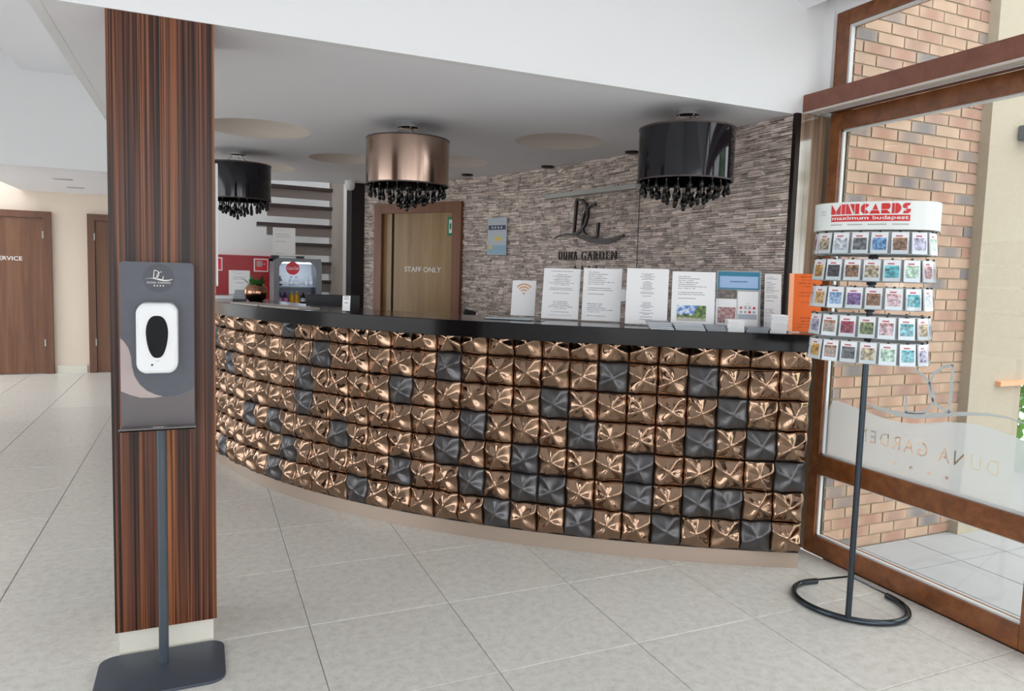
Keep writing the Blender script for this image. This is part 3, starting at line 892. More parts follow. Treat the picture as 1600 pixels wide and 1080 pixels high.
# frosted monogram strokes above the film
lm = MB(); mf = Matrix(((0, 0, 1, FX - .001), (-1, 0, 0, 0), (0, 1, 0, 0), (0, 0, 0, 1)))
def P2(l): return [(-y, z) for y, z in l]
lm.ribbon(P2([(2.097, 1.116), (2.095, 0.90)]), 0.014, 0, .0008, mf)
lm.ribbon(P2([(2.097, 1.116), (2.14, 1.10), (2.185, 1.06), (2.202, 1.01), (2.19, 0.955), (2.16, 0.92), (2.095, 0.90)]), 0.014, 0, .0008, mf)
lm.ribbon(P2([(2.285, 1.068), (2.24, 1.05), (2.195, 1.01), (2.175, 0.96), (2.185, 0.91), (2.22, 0.875), (2.27, 0.865), (2.31, 0.86)]), 0.013, 0, .0008, mf)
lm.ribbon(P2([(2.312, 0.935), (2.31, 0.86)]), 0.014, 0, .0008, mf)
lm.ribbon(P2([(1.76, 0.912), (1.84, 0.925), (1.92, 0.924), (2.0, 0.912), (2.08, 0.896), (2.17, 0.872), (2.26, 0.852), (2.36, 0.845), (2.47, 0.852), (2.56, 0.875)]), [.004, .008, .012, .016, .020, .024, .026, .024, .016, .005], 0, .0008, mf)
lmo = lm.build('film_monogram', M['film'], win)

# ------------------------------------------------------------------ outside
pave = struct(MB().box((3.10, -6.0, -0.12), (9.0, 2.76, -0.012)).build('ground_terrace', M['paving_joint']), 'pale grey stone paved terrace')
pt = None
for i in range(0, 8):
    for j in range(0, 14):
        xa = 2.972 + i * 0.377; xb = xa + 0.377
        xa = max(xa, 3.105)
        yb = 2.745 - j * 0.565 + 0.24; ya = yb - 0.565
        yb = min(yb, 2.745)
        MB().box((xa + .003, ya + .003, -0.05), (xb - .003, yb - .003, 0.0)).build('paving_slab', M['paving'], pave, bevel=0.002)
# brick wall: single bricks on a mortar bed
BY = 2.75
brickwall = struct(MB().box((3.076, BY + 0.006, -0.02), (4.10, BY + 0.2, 3.3)).build('wall_brick', M['mortar']), 'flashed yellow and red brick wall outside the window')
bw, bh, bp, bq = 0.188, 0.0515, 0.197, 0.0603
bmB = MB().box((-bw / 2, 0, 0), (bw / 2, 0.03, bh)).mesh('brick'); bmB.materials.append(M['brick'])
rb = random.Random(11)
for r in range(0, 53):
    off = (0.0 if r % 2 else 0.5) * bp - 0.06
    for c in range(-1, 7):
        x0 = 3.10 + off + c * bp; x1 = x0 + bw
        a, b = max(x0, 3.08), min(x1, 4.096)
        if b - a < 0.025: continue
        zz = 0.003 + r * bq
        if zz + bh > 3.2: continue
        dy = rb.uniform(-0.003, 0.002)
        if b - a > bw - 1e-4: place('brick', bmB, None, brickwall, Matrix.Translation(((x0 + x1) / 2, BY + dy, zz)))
        else:
            h = MB().box((-(b - a) / 2, 0, 0), ((b - a) / 2, .03, bh)).mesh('brick'); h.materials.append(M['brick'])
            place('brick', h, None, brickwall, Matrix.Translation(((a + b) / 2, BY + dy, zz)))
# beige rendered pier and wall with a low opening
struct(MB().box((4.096, 2.69, -0.02), (4.572, 3.0, 3.4)).box((4.572, 2.69, 0.885), (6.5, 3.0, 3.4)).build('wall_render', M['beige_render']), 'beige rendered wall beside the bricks outside')
struct(MB().box((4.33, 2.66, 0.882), (6.5, 2.69, 0.91)).build('trim_4', M['orange_pale']))
wl = empty('wall_lamp', (4.39, 2.69, 2.28))
MB().box((4.335, 2.60, 2.315), (4.435, 2.688, 2.40)).build('lamp_housing', M['lamp_grey'], wl, bevel=0.006)
MB().box((4.36, 2.685, 2.33), (4.41, 2.692, 2.385)).build('mounting_plate', M['lamp_grey'], wl)
tag(wl, 'small dark grey box lamp on the beige outdoor wall', 'wall lamp')
# garden beyond: ground, hedge and two trees
struct(MB().box((-40, -40, -0.4), (40, 40, -0.14)).build('ground_garden', M['bounce_ground']))


def leafy(name, mat, centre, size, count, leaf, seed, parent=None):
    rr = random.Random(seed); mb = MB()
    for k in range(count):
        u, v, w = rr.gauss(0, 1), rr.gauss(0, 1), rr.gauss(0, 1)
        q = math.sqrt(u * u + v * v + w * w) or 1
        s_ = rr.uniform(0.75, 1.0)
        c = Vector((centre[0] + u / q * size[0] * s_, centre[1] + v / q * size[1] * s_, centre[2] + w / q * size[2] * s_))
        a = Vector((rr.gauss(0, 1), rr.gauss(0, 1), rr.gauss(0, 1))).normalized(); b = a.cross(Vector((rr.gauss(0, 1), rr.gauss(0, 1), rr.gauss(0, 1)))).normalized()
        l = leaf * rr.uniform(.6, 1.3)
        mb.add([c - a * l, c + b * l * .5, c + a * l, c - b * l * .5], [(0, 1, 2, 3)])
    return mb.build(name, mat, parent, fix=False)


hg = empty('hedge', (6.2, 4.2, -0.14))
leafy('foliage', M['hedge_leaf'], (6.6, 4.0, 0.55), (1.6, 0.5, 0.75), 2600, 0.06, 5, hg)
for sx_ in (6.2, 6.9): MB().tube([(sx_, 4.1, -.14), (sx_ + .03, 4.1, .5)], .03).build('stem', M['bark'], hg)
tag(hg, 'green leafy hedge outside beyond the beige wall opening', 'hedge')
for k, (x, y, hgt, lab) in enumerate(((9.6, -1.5, 4.6, 'round green garden tree beyond the terrace, nearer the entrance'), (11.0, 3.2, 5.6, 'tall green garden tree beyond the terrace, behind the beige wall'))):
    tr = empty('tree', (x, y, -0.14))
    MB().tube([(x, y, -.14), (x + .05, y, hgt * .3), (x, y + .05, hgt * .62)], [.14, .11, .05]).build('trunk', M['bark'], tr, smooth=True)
    leafy('crown', M['hedge_leaf'], (x, y, hgt * .6), (1.7, 1.7, hgt * .38), 3000, 0.13, 20 + k, tr)
    tag(tr, lab, 'tree')

# ------------------------------------------------------------------ reception desk
DC = Vector((4.4237, 6.8331)); DT0 = 3.8530
DCO = (0.6467, 0.0304, -0.1011, 4.4645)
def desk_raw(t):
    q = max(t - DT0, 3.376 - DT0)
    r = ((DCO[0] * q + DCO[1]) * q + DCO[2]) * q + DCO[3]
    return Vector((DC.x + r * math.cos(t), DC.y + r * math.sin(t)))
DP = [desk_raw(4.3415 + (3.10 - 4.3415) * k / 600) for k in range(601)]    # from the window end round to the column
DS = path_param(DP)
def desk_pt(s, off=0.0, z=0.0):
    p, d = path_at(DP, DS, s)
    n = Vector((d.y, -d.x))
    if n.dot(DC - p) > 0: n = -n
    q = Vector((p.x + n.x * off, p.y + n.y * off, z))
    if off < 0 and q.x > 2.79: q.x = 2.79      # the back edge stops at the stone wall
    return q
def desk_band(mb, o0, o1, z0, z1, s0=0.0, s1=None, n=90):
    """solid band following the desk curve, between offsets o0 (front) and o1 (back)"""
    s1 = DS[-1] if s1 is None else s1
    vs = []; fs = []
    for k in range(n + 1):
        s = s0 + (s1 - s0) * k / n
        vs += [desk_pt(s, o0, z0), desk_pt(s, o1, z0), desk_pt(s, o1, z1), desk_pt(s, o0, z1)]
    for k in range(n):
        a = 4 * k; b = a + 4
        fs += [(a, b, b + 3, a + 3), (a + 3, b + 3, b + 2, a + 2), (a + 2, b + 2, b + 1, a + 1), (a + 1, b + 1, b, a)]
    fs += [(0, 3, 2, 1), (4 * n, 4 * n + 1, 4 * n + 2, 4 * n + 3)]
    return mb.add(vs, fs)

desk = empty('reception_desk', (1.6, 3.4, 0))
tag(desk, 'curved reception desk clad in crumpled bronze and grey tiles with a black stone top', 'reception desk')
SEND = 0.02
desk_band(MB(), 0.0, -0.10, 0.0, 0.084, 0.0).build('plinth', M['champagne'], desk, smooth=True)
desk_band(MB(), 0.012, -0.10, 0.084, 1.12, 0.004).build('desk_core', M['black_core'], desk)
desk_band(MB(), 0.085, -0.40, 1.120, 1.207, -0.0).build('counter_top', M['granite'], desk, smooth=True, bevel=0.003)

# moulded tile: a peak in the middle, four pinwheel ridges and rolling edges
TW, TH = 0.1515, 0.1555
def tile_height(x, y, hand, sd):
    r = max(abs(x), abs(y)); th = math.atan2(y, x) * hand
    rc = math.hypot(x, y)
    th0 = math.radians(62 + 5 * math.sin(sd * 2.1))
    c = abs(math.sin(2 * (th - th0)))
    ridge = 1.0 - 2.0 * (c ** 1.05)
    env = (rc / (rc + 0.22)) * (1 - 0.10 * r)
    peak = 0.033 * max(0.0, 1 - rc * 0.72) ** 1.1 - 0.007 * r ** 5
    w = 0.0030 * math.sin(4.3 * x + sd) * math.cos(3.7 * y + 1.7 * sd)
    return 0.021 + peak + 0.0145 * ridge * env + w
def moulded_tile(name, hand, sd, mat, n=18):
    me = bpy.data.meshes.new(name); vs = []; fs = []
    for j in range(n + 1):
        for i in range(n + 1):
            x = -1 + 2 * i / n; y = -1 + 2 * j / n
            h = tile_height(x, y, hand, sd)
            e = max(abs(x), abs(y))
            if e > 0.999: h -= 0.004
            vs.append((x * (TW / 2 - 0.0012), y * (TH / 2 - 0.0012), h))
    for j in range(n):
        for i in range(n):
            a = j * (n + 1) + i; fs.append((a, a + 1, a + n + 2, a + n + 1))
    border = [i for i in range(n + 1)] + [(j + 1) * (n + 1) + n for j in range(n)] + [n * (n + 1) + n - 1 - i for i in range(n)] + [(n - 1 - j) * (n + 1) for j in range(n - 1)]
    base = len(vs)
    for b in border:
        v = vs[b]; vs.append((v[0], v[1], -0.012))
    L = len(border)
    for k in range(L): fs.append((border[(k + 1) % L], border[k], base + k, base + (k + 1) % L))
    me.from_pydata(vs, [], fs); me.materials.append(M[mat])
    me.polygons.foreach_set('use_smooth', [True] * (n * n) + [False] * L)
    return me
BRONZE = [[moulded_tile('bronze_tile', h, k * 1.3, 'bronze') for k in range(4)] for h in (1, -1)]
PEWTER = [[moulded_tile('grey_tile', h, k * 1.3, 'pewter') for k in range(2)] for h in (1, -1)]
DARK = {(1, 6), (1, 3), (2, 2), (3, 3), (3, 1), (4, 5), (4, 0), (5, 5), (5, 3), (5, 2), (6, 4), (6, 1), (1, 12), (2, 14), (2, 8), (3, 11), (3, 7), (4, 12), (4, 9),
        (5, 14), (5, 11), (5, 9), (5, 8), (6, 10), (6, 7), (0, 20), (1, 18), (2, 19), (3, 19), (4, 23), (4, 21), (4, 17), (5, 20), (6, 21), (6, 16), (2, 25), (1, 27), (6, 26)}
rt = random.Random(5)
OFF_S = 0.003
for r in range(7):
    zc_ = 1.0245 + TH / 2 - r * TH
    for c in range(0, 30):
        s = OFF_S + (c + 0.5) * TW * 0.985
        if s > DS[-1] - 0.05: continue
        p = desk_pt(s, 0.012, zc_)
        a = desk_pt(s - 0.02, 0.012, zc_); b = desk_pt(s + 0.02, 0.012, zc_)
        u = (a - b).normalized()
        m = frame(p, u)
        hand = (r + c) % 2
        dark = (r, c) in DARK
        src = PEWTER[hand][rt.randrange(2)] if dark else BRONZE[hand][rt.randrange(4)]
        if rt.random() < 0.5: m = m @ Matrix.Rotation(math.pi, 4, 'Z')
        o = place('grey_tile' if dark else 'bronze_tile', src, None, desk, m)
# right end return of the desk

# ------------------------------------------------------------------ staff door in the stone wall
pa, pb = wall_pt(SD1, 0, 0), wall_pt(SD0, 0, 0)      # from the stair side to the desk side, as seen
du = (pb - pa); DW = du.length; du.normalize()
sd = struct(empty('door_1', tuple((pa + pb) / 2)), 'staff door of pale wood in a reddish brown frame, lettered STAFF ONLY')
dm = frame(pa, du)            # local x along the door, y up, z out of the wall
def dbox(name, x0, x1, y0, y1, z0, z1, mat, bevel=0.0):
    return MB().box((x0, y0, z0), (x1, y1, z1), dm).build(name, M[mat], sd, bevel=bevel)
dbox('door_frame', 0, 0.10, 0, 2.115, 0.0, 0.055, 'staff_frame_wood'); dbox('door_frame', DW - 0.10, DW, 0, 2.115, 0, 0.055, 'staff_frame_wood'); dbox('door_frame', 0.10, DW - 0.10, 2.02, 2.115, 0, 0.055, 'staff_frame_wood')
dbox('side_light', 0.10, 0.205, 0, 2.02, 0.002, 0.016, 'staff_door_wood')
dbox('shadow_gap', 0.205, 0.245, 0, 2.02, 0.001, 0.006, 'black_core')
dbox('door_leaf', 0.245, DW - 0.10, 0.01, 2.02, 0.002, 0.022, 'staff_door_wood')
lettering('STAFF ONLY', (0.46, 0.05), M['logo_white'], sd, dm @ Matrix.Translation((0.245 + (DW - .345) * .50, 1.478, 0.023)), bold=0.012)
ex = MB().box((DW - 0.175, 1.80, 0.022), (DW - 0.105, 1.975, 0.026), dm).build('exit_sign', M['exit_green'], sd)
em = MB().box((DW - 0.158, 1.825, 0.026), (DW - 0.12, 1.95, 0.0275), dm).build('sign_pictogram', M['paper'], ex)
MB().box((DW - 0.15, 1.862, 0.0275), (DW - 0.130, 1.915, 0.0282), dm).build('sign_figure', M['exit_green'], ex)

# ------------------------------------------------------------------ hotel logo, light bar, plaque on the stone wall
LA, LB = Vector((2.645, 5.148, 0)), Vector((2.796, 4.355, 0))
lu = (LB - LA); LL = lu.length; lu.normalize()
ln = lu.cross(Vector((0, 0, 1)))
if ln.x > 0: ln = -ln
LOGO_SRC = {
    'stem': [(500, 245), (490, 430), (478, 635)],
    'bowl': [(500, 245), (560, 258), (605, 305), (628, 380), (625, 460), (603, 540), (565, 595), (525, 625), (480, 638)],
    'gbow': [(712, 320), (665, 328), (625, 358), (592, 415), (572, 490), (570, 560), (587, 620), (622, 662), (680, 684), (735, 680)],
    'gstem': [(748, 525), (738, 680)],
    'swoosh': [(242, 680), (330, 642), (420, 637), (500, 655), (590, 690), (690, 725), (790, 737), (880, 725), (950, 700), (1012, 672)]}
SWW = [4, 10, 16, 24, 38, 48, 54, 48, 34, 14]
def dg_logo(mb_strokes, mb_swoosh, m, w, h, stroke, depth):
    """m: local origin at the lower-left of the mark; w spans 242..1012, h spans 245..740 of the drawing"""
    def T(l): return [((x - 242) / 770 * w, (740 - y) / 495 * h) for x, y in l]
    for k in ('stem', 'bowl', 'gbow', 'gstem'):
        mb_strokes.ribbon(T(LOGO_SRC[k]), stroke * (0.8 if k == 'gbow' else 1.0), 0, depth, m)
    mb_swoosh.ribbon(T(LOGO_SRC['swoosh']), [q / 495 * h for q in SWW], 0, depth, m)

zl0 = 1.715
lmx = frame(LA + ln * 0.036 + Vector((0, 0, zl0)), lu)
logo = empty('wall_logo', tuple(LA + lu * LL / 2 + Vector((0, 0, zl0))))
tag(logo, 'dark metal monogram with a wave and hotel name mounted on the stone wall', 'logo')
st, sw_ = MB(), MB()
dg_logo(st, sw_, lmx, LL, 0.33, 0.020, 0.02)
st.build('monogram', M['logo_dark'], logo); sw_.build('wave_stroke', M['logo_dark'], logo)
lettering('DUNA', (0.225, 0.066), M['logo_dark'], logo, frame(LA + lu * 0.175 + ln * 0.04 + Vector((0, 0, 1.616)), lu), depth=0.012, space=1.45, bold=-0.008)
lettering('GARDEN', (0.385, 0.066), M['logo_dark'], logo, frame(LA + lu * 0.535 + ln * 0.04 + Vector((0, 0, 1.616)), lu), depth=0.012, space=1.4, bold=-0.008)
for k in range(4):
    MB().prism(star_poly(0.017), 0, 0.01, frame(LA + lu * (0.27 + k * 0.083) + ln * 0.036 + Vector((0, 0, 1.524)), lu)).build('star', M['logo_dark'], logo)
ba, bb = Vector((2.626, 5.25, 0)), Vector((2.812, 4.222, 0))
bu = (bb - ba).normalized()
bar = MB().box((0, -0.018, 0.012), ((bb - ba).length, 0.018, 0.075), frame(ba + Vector((0, 0, 2.090)), bu)).build('picture_light', M['grey_bar'], bevel=0.003)
tag(bar, 'long grey light bar fixed to the stone wall above the dark monogram', 'light')
cab = MB().tube([tuple(bb + ln * 0.03 + Vector((0, 0, 2.075))), tuple(bb + ln * 0.03 + Vector((0, 0, 1.25)))], 0.003, 5).build('cable', M['black_plastic'])
tag(cab, 'thin dark cable running down the stone wall from the light bar', 'cable')
# four-star plaque
ka, kb = Vector((2.3761, 6.0054, 0)), Vector((2.466, 5.7825, 0))
ku = (kb - ka).normalized(); KW = (kb - ka).length
kn = Vector((-abs(ku.y), -abs(ku.x), 0))
pk = wall_pt(nearest_s((ka.x + kb.x) / 2, (ka.y + kb.y) / 2), 0.03, 0)
pl = empty('hotel_plaque', (pk.x, pk.y, 1.62))
km = frame(pk - ku * KW / 2 + Vector((0, 0, 1.625)), ku)
MB().box((0, 0, 0), (KW, 0.33, 0.01), km).build('plaque_board', M['plaque'], pl, bevel=0.002)
MB().box((0.012, 0.222, 0.01), (KW - 0.012, 0.262, 0.0115), km).build('star_band', M['navy'], pl)
for k in range(4):
    MB().prism(star_poly(0.013, (0.065 + k * 0.037, 0.242)), 0.0115, 0.013, km).build('star', M['logo_white'], pl)
MB().box((0.095, 0.125, 0.01), (KW - 0.06, 0.16, 0.0112), km).build('gold_print', M['gold'], pl)
MB().box((0.012, 0.008, 0.01), (KW - 0.012, 0.085, 0.0112), km).build('blue_print', M['plaque_blue'], pl)
MB().prism([(0.045 + 0.02 * math.cos(a * math.pi / 8), 0.07 + 0.025 * math.sin(a * math.pi / 8)) for a in range(16)], 0.0112, 0.0125, km).build('seal', M['gold'], pl)
tag(pl, 'silver and blue four star plaque on the stone wall beside the staff door', 'plaque')

# ------------------------------------------------------------------ ceiling lamps
def local(o, parent): o.parent = parent; return o
def copy_tree(o, parent=None):
    c = o.copy(); COL.objects.link(c); c.parent = parent
    for k, v in o.items(): c[k] = v
    for ch in o.children: copy_tree(ch, c)
    return c
drop_me = None
def make_lamp(shade_mat, label, loc):
    global drop_me
    root = empty('ceiling_lamp')
    tag(root, label, 'ceiling lamp', 'drum ceiling lamps over the reception desk')
    def part(mb, name, mat, smooth=True): return local(mb.build(name, M[mat], smooth=smooth), root)
    part(MB().solid([(0.055, -0.03), (0.062, -0.026), (0.062, 0.0)], 28), 'canopy', 'chrome')
    for k in range(3):
        a = 0.6 + k * 2.094
        part(MB().tube([(0.04 * math.cos(a), 0.04 * math.sin(a), -0.03), (0.15 * math.cos(a), 0.15 * math.sin(a), -0.125)], 0.0022, 6), 'wire', 'steel')
    R, z1, z0 = 0.245, -0.098, -0.367
    part(MB().lathe([(R, z0), (R, z1), (R - 0.004, z1), (R - 0.004, z0), (R, z0)], 72), 'shade', shade_mat)
    part(MB().lathe([(R + .002, z1 - .008), (R + .002, z1 + .001), (R - .008, z1 + .001), (R - .008, z1 - .008), (R + .002, z1 - .008)], 72), 'top_rim', 'lamp_inner')
    part(MB().lathe([(R + .002, z0 - .001), (R + .002, z0 + .006), (R - .008, z0 + .006), (R - .008, z0 - .001), (R + .002, z0 - .001)], 72), 'bottom_rim', 'lamp_inner')
    part(MB().solid([(R - 0.006, z1 - 0.035), (R - 0.006, z1 - 0.030)], 48), 'inner_plate', 'lamp_inner')
    if drop_me is None:
        d = MB().solid([(0.0008, 0.09), (0.0012, 0.012), (0.004, 0.006), (0.006, 0.0), (0.004, -0.006), (0.003, -0.012), (0.008, -0.026), (0.0115, -0.040), (0.0105, -0.052), (0.004, -0.061)], 8)
        drop_me = d.mesh('crystal_drop', smooth='all'); drop_me.materials.append(M['bead_black'])
    rows = [(0.222, 24, -0.368), (0.165, 17, -0.392), (0.105, 11, -0.414), (0.05, 6, -0.432), (0.0, 1, -0.462)]
    for rr, n, zz in rows:
        for k in range(n):
            a = 2 * math.pi * (k + 0.3 * (n % 2)) / n
            o = bpy.data.objects.new('crystal_drop', drop_me); COL.objects.link(o); o.parent = root
            o.location = (rr * math.cos(a), rr * math.sin(a), zz + random.uniform(-.010, .010))
    root.location = loc
    return root
l1 = make_lamp('lamp_bronze', 'bronze foil drum ceiling lamp with hanging black glass drops', (1.135, 4.206, ZC))
l2 = copy_tree(l1); l2.location = (2.324, 3.108, ZC); l2['label'] = 'black glossy drum ceiling lamp with glass drops nearest the window'
l3 = copy_tree(l1); l3.location = (0.265, 5.93, ZC); l3['label'] = 'black glossy drum ceiling lamp with glass drops beside the striped column'
black_shade = None
for lp in (l2, l3):
    for ch in lp.children:
        if ch.name.startswith('shade'):
            if black_shade is None:
                black_shade = ch.data.copy(); black_shade.materials.clear(); black_shade.materials.append(M['lamp_black'])
            ch.data = black_shade

# recessed spotlights and the little camera on the ceiling
for k, (x, y, where) in enumerate(((2.7535, 4.288, 'above the end of the grey light bar'), (2.56, 5.22, 'between the plaque and the dark monogram'), (2.18, 6.06, 'above the gap between staff door and plaque'))):
    sp = empty('spotlight', (x, y, ZC))
    MB().solid([(0.048, -0.012), (0.052, -0.006), (0.052, 0.001)], 24, (x, y, ZC)).build('trim_ring', M['dark_wood'], sp, smooth=True)
    MB().solid([(0.03, -0.016), (0.034, -0.012)], 20, (x, y, ZC)).build('lamp_face', M['black_plastic'], sp)
    tag(sp, 'dark recessed ceiling spotlight ' + where, 'spotlight', 'ceiling spotlights by the stone wall')
sc_ = empty('security_camera', (1.36, 7.20, ZC))
MB().solid([(0.05, -0.02), (0.05, 0.0)], 20, (1.36, 7.2, ZC)).build('mount', M['white_plastic'], sc_, smooth=True)
MB().solid([(0.012, -0.095), (0.036, -0.085), (0.048, -0.06), (0.05, -0.018)], 20, (1.36, 7.2, ZC)).build('housing', M['white_plastic'], sc_, smooth=True)
tag(sc_, 'small white security camera under the ceiling edge by the dark post', 'camera')
for k, (x, y) in enumerate(((-1.337, 8.96), (-1.344, 9.864))):
    v = empty('ceiling_vent', (x, y, ZC))
    MB().box((x - .09, y - .05, ZC - .008), (x + .09, y + .05, ZC)).build('vent_frame', M['steel'], v)
    for q in range(3): MB().box((x - .08, y - .034 + q * .026, ZC - .012), (x + .08, y - .024 + q * .026, ZC - .007)).build('vent_slat', M['grey_bar'], v)
    tag(v, 'small grey slotted vent in the corridor ceiling', 'vent', 'corridor ceiling vents')

# ------------------------------------------------------------------ spiral stair
SX, SY = 1.492, 8.72
stair = empty('spiral_staircase', (SX, SY, 0))
tag(stair, 'spiral staircase with dark treads and a taupe centre pole', 'staircase')
MB().solid([(0.082, 0.0), (0.082, TOP - 0.105)], 28, (SX, SY, 0)).build('centre_pole', M['pole_taupe'], stair, smooth=True)
for k in range(12):
    zt = 2.40 + 0.216 - k * 0.216
    if zt < 0.15: break
    m = Matrix.Translation((SX, SY, 0)) @ Matrix.Rotation(math.radians(183 - k * 2.0), 4, 'Z')
    R1 = 0.90 if k < 4 else 0.60
    tr = MB().prism([(0.05, -0.06), (R1, -0.15), (R1, 0.15), (0.05, 0.06)], zt - 0.04, zt, m).build('tread', M['tread_wood'], stair)
    MB().prism([(0.06, 0.02), (R1 - 0.11, 0.06), (R1 - 0.11, 0.09), (0.06, 0.05)], zt - 0.14, zt - 0.041, m).build('tread_support', M['riser_taupe'], tr)

# ------------------------------------------------------------------ sanitizer stand in front of the column
ds = empty('sanitizer_stand', (-0.13, 2.75, 0))
tag(ds, 'grey hand sanitizer stand with a white dispenser in front of the striped column', 'stand')
def rrect(x0, y0, x1, y1, r, n=6):
    out = []
    for cx, cy, a0 in ((x1 - r, y1 - r, 0), (x0 + r, y1 - r, 90), (x0 + r, y0 + r, 180), (x1 - r, y0 + r, 270)):
        for k in range(n + 1):
            a = math.radians(a0 + 90 * k / n); out.append((cx + r * math.cos(a), cy + r * math.sin(a)))
    return out
MB().prism(rrect(-0.345, 2.585, 0.075, 2.884, 0.055), 0.0, 0.010).build('base_plate', M['stand_grey'], ds, bevel=0.0015)
MB().solid([(0.0165, 0.010), (0.0165, 1.30)], 20, (-0.131, 2.785, 0)).build('pole', M['stand_grey'], ds, smooth=True)
bmx = frame((-0.254, 2.766, 0.905), (1, 0, 0))         # board: local x 0..0.232, y 0..0.56, z towards the viewer
BW, BH = 0.232, 0.560
board = MB().prism(rrect(0, 0, BW, BH, 0.014), 0, 0.004, bmx).build('backboard', M['board_grey'], ds)
# printed bands at the foot of the board
def arc(cx, cy, rx, ry, a0, a1, n=14): return [(cx + rx * math.cos(math.radians(a0 + (a1 - a0) * k / n)), cy + ry * math.sin(math.radians(a0 + (a1 - a0) * k / n))) for k in range(n + 1)]
low = [(0, 0), (BW, 0), (BW, 0.118)] + [(0.20, 0.100), (0.17, 0.090), (0.14, 0.088), (0.11, 0.09), (0.07, 0.10), (0.03, 0.118), (0, 0.14)]
MB().prism(low, 0.004, 0.0048, bmx).build('brown_band', M['board_brown'], board)
pink = [(0, 0.297), (0.012, 0.285), (0.025, 0.262), (0.032, 0.235), (0.035, 0.20), (0.042, 0.165), (0.058, 0.135), (0.08, 0.112), (0.105, 0.098), (0.13, 0.0895), (0.10, 0.086), (0.06, 0.088), (0.03, 0.098), (0, 0.113)]
MB().prism(pink, 0.0048, 0.0055, bmx).build('pink_wave', M['board_pink'], board)
MB().prism(arc(0.121, 0.505, 0.050, 0.050, 0, 345, 23), 0.004, 0.0047, bmx).build('logo_disc', M['disc_grey'], board)
s1, s2 = MB(), MB()
dg_logo(s1, s2, bmx @ Matrix.Translation((0.078, 0.497, 0.0047)), 0.087, 0.035, 0.0022, 0.0008)
s1.build('monogram', M['logo_white'], board); s2.build('wave_stroke', M['logo_white'], board)
lettering('DUNA GARDEN', (0.073, 0.0065), M['logo_white'], board, bmx @ Matrix.Translation((0.121, 0.4895, 0.0052)), depth=0.0006, space=1.2)
for k in range(4): MB().prism(star_poly(0.0035, (0.107 + k * 0.0093, 0.479)), 0.0047, 0.0054, bmx).build('star', M['logo_white'], board)
# folded drip tray with print
tray = MB().prism([(-0.004, 0.0), (BW + 0.004, 0.0), (BW, 0.004), (0, 0.004)], 0, 0.07, bmx @ Matrix.Translation((0, -0.018, 0)))
tray.box((0, -0.018, 0), (BW, 0.004, 0.004), bmx).box((-0.004, -0.018, 0.067), (BW + 0.004, -0.008, 0.07), bmx)
tr_ = tray.build('drip_tray', M['board_brown'], ds)
hx = MB()
for k in range(4): hx.box((0.098 + k * 0.010, -0.016, 0.0702), (0.104 + k * 0.010, -0.009, 0.0708), bmx)
for k in range(3): MB().box((0.104 + k * 0.010, -0.0135, 0.030), (0.110 + k * 0.010, -0.0134, 0.062), bmx).build('hand_print', M['logo_white'], tr_)
MB().box((0.094, -0.0136, 0.026), (0.14, -0.0133, 0.030), bmx).build('hand_print', M['logo_white'], tr_)
# dispenser
disp = empty('dispenser', (-0.13, 2.74, 1.13), ds)
dd = bmx @ Matrix.Translation((0.118, 0.304, 0.004))
hull = [(-0.045, 0.118), (0.045, 0.118), (0.064, 0.098), (0.064, -0.098), (0.050, -0.118), (0.036, -0.122), (-0.036, -0.122), (-0.050, -0.118), (-0.064, -0.10), (-0.064, 0.095)]
MB().prism(hull, 0, 0.085, dd).build('dispenser_body', M['white_plastic'], disp, bevel=0.012)
vw = []
for k in range(28):
    a = 2 * math.pi * k / 28; c, s_ = math.cos(a), math.sin(a)
    yy = 0.016 + (0.060 if s_ > 0 else 0.084) * s_
    ww = 0.034 * (abs(c) ** 0.75) * (1 if c > 0 else -1) * (1.0 if s_ > 0 else (1 - 0.12 * -s_))
    vw.append((ww, yy))
MB().prism(vw, 0.084, 0.0868, dd).build('level_window', M['window_black'], disp)
MB().prism(arc(-0.016, -0.091, 0.0035, 0.0035, 0, 330, 11), 0.085, 0.0862, dd).build('sensor', M['black_plastic'], disp)
MB().box((-0.004, -0.079, 0.085), (0.006, -0.077, 0.0855), dd).build('status_mark', M['grey_print'], disp)

# ------------------------------------------------------------------ postcard rack by the window
PX, PY = 2.560, 2.125
rack = empty('card_rack', (PX, PY, 0))
tag(rack, 'revolving mini card rack with a red and white sign beside the window', 'display rack')
vd = Vector((PX, PY)).normalized(); vr = Vector((vd.y, -vd.x))
RC = Vector((PX, PY)) + vd * 0.20
def ring_pt(q, z=0.014):
    a = math.radians(q)
    p = RC - vd * 0.20 * math.cos(a) + vr * 0.238 * math.sin(a)
    return (p.x, p.y, z)
ring = [ring_pt(q) for q in range(-142, 143, 6)]
# the tube ends turn inwards
MB().tube(ring, 0.0135, 10).build('base_ring', M['rack_steel'], rack, smooth=True)
MB().solid([(0.0125, 0.012), (0.0125, 1.66)], 16, (PX, PY, 0)).build('pole', M['rack_steel'], rack, smooth=True)
for q in (-112, 112):
    e = Vector(ring_pt(q, 0.026))
    MB().tube([(PX, PY, 0.205), tuple(e.lerp(Vector((PX, PY, 0.205)), 0.06)), tuple(e)], 0.0045, 8).build('strut', M['rack_steel'], rack, smooth=True)
fdir = Vector((-PX, -PY, 0)).normalized()
fdir = Matrix.Rotation(math.radians(-6), 3, 'Z') @ fdir       # front of the rack
rx = Vector((-fdir.y, fdir.x, 0))                # to the observer's right when facing the rack
if rx.dot(Vector((math.cos(YAW), -math.sin(YAW), 0))) < 0: rx = -rx
def sup(a, b, n=2.7, k=96):
    out = []
    for i in range(k):
        t = 2 * math.pi * i / k; c, s_ = math.cos(t), math.sin(t)
        out.append((a * math.copysign(abs(c) ** (2 / n), c), b * math.copysign(abs(s_) ** (2 / n), s_)))
    return out
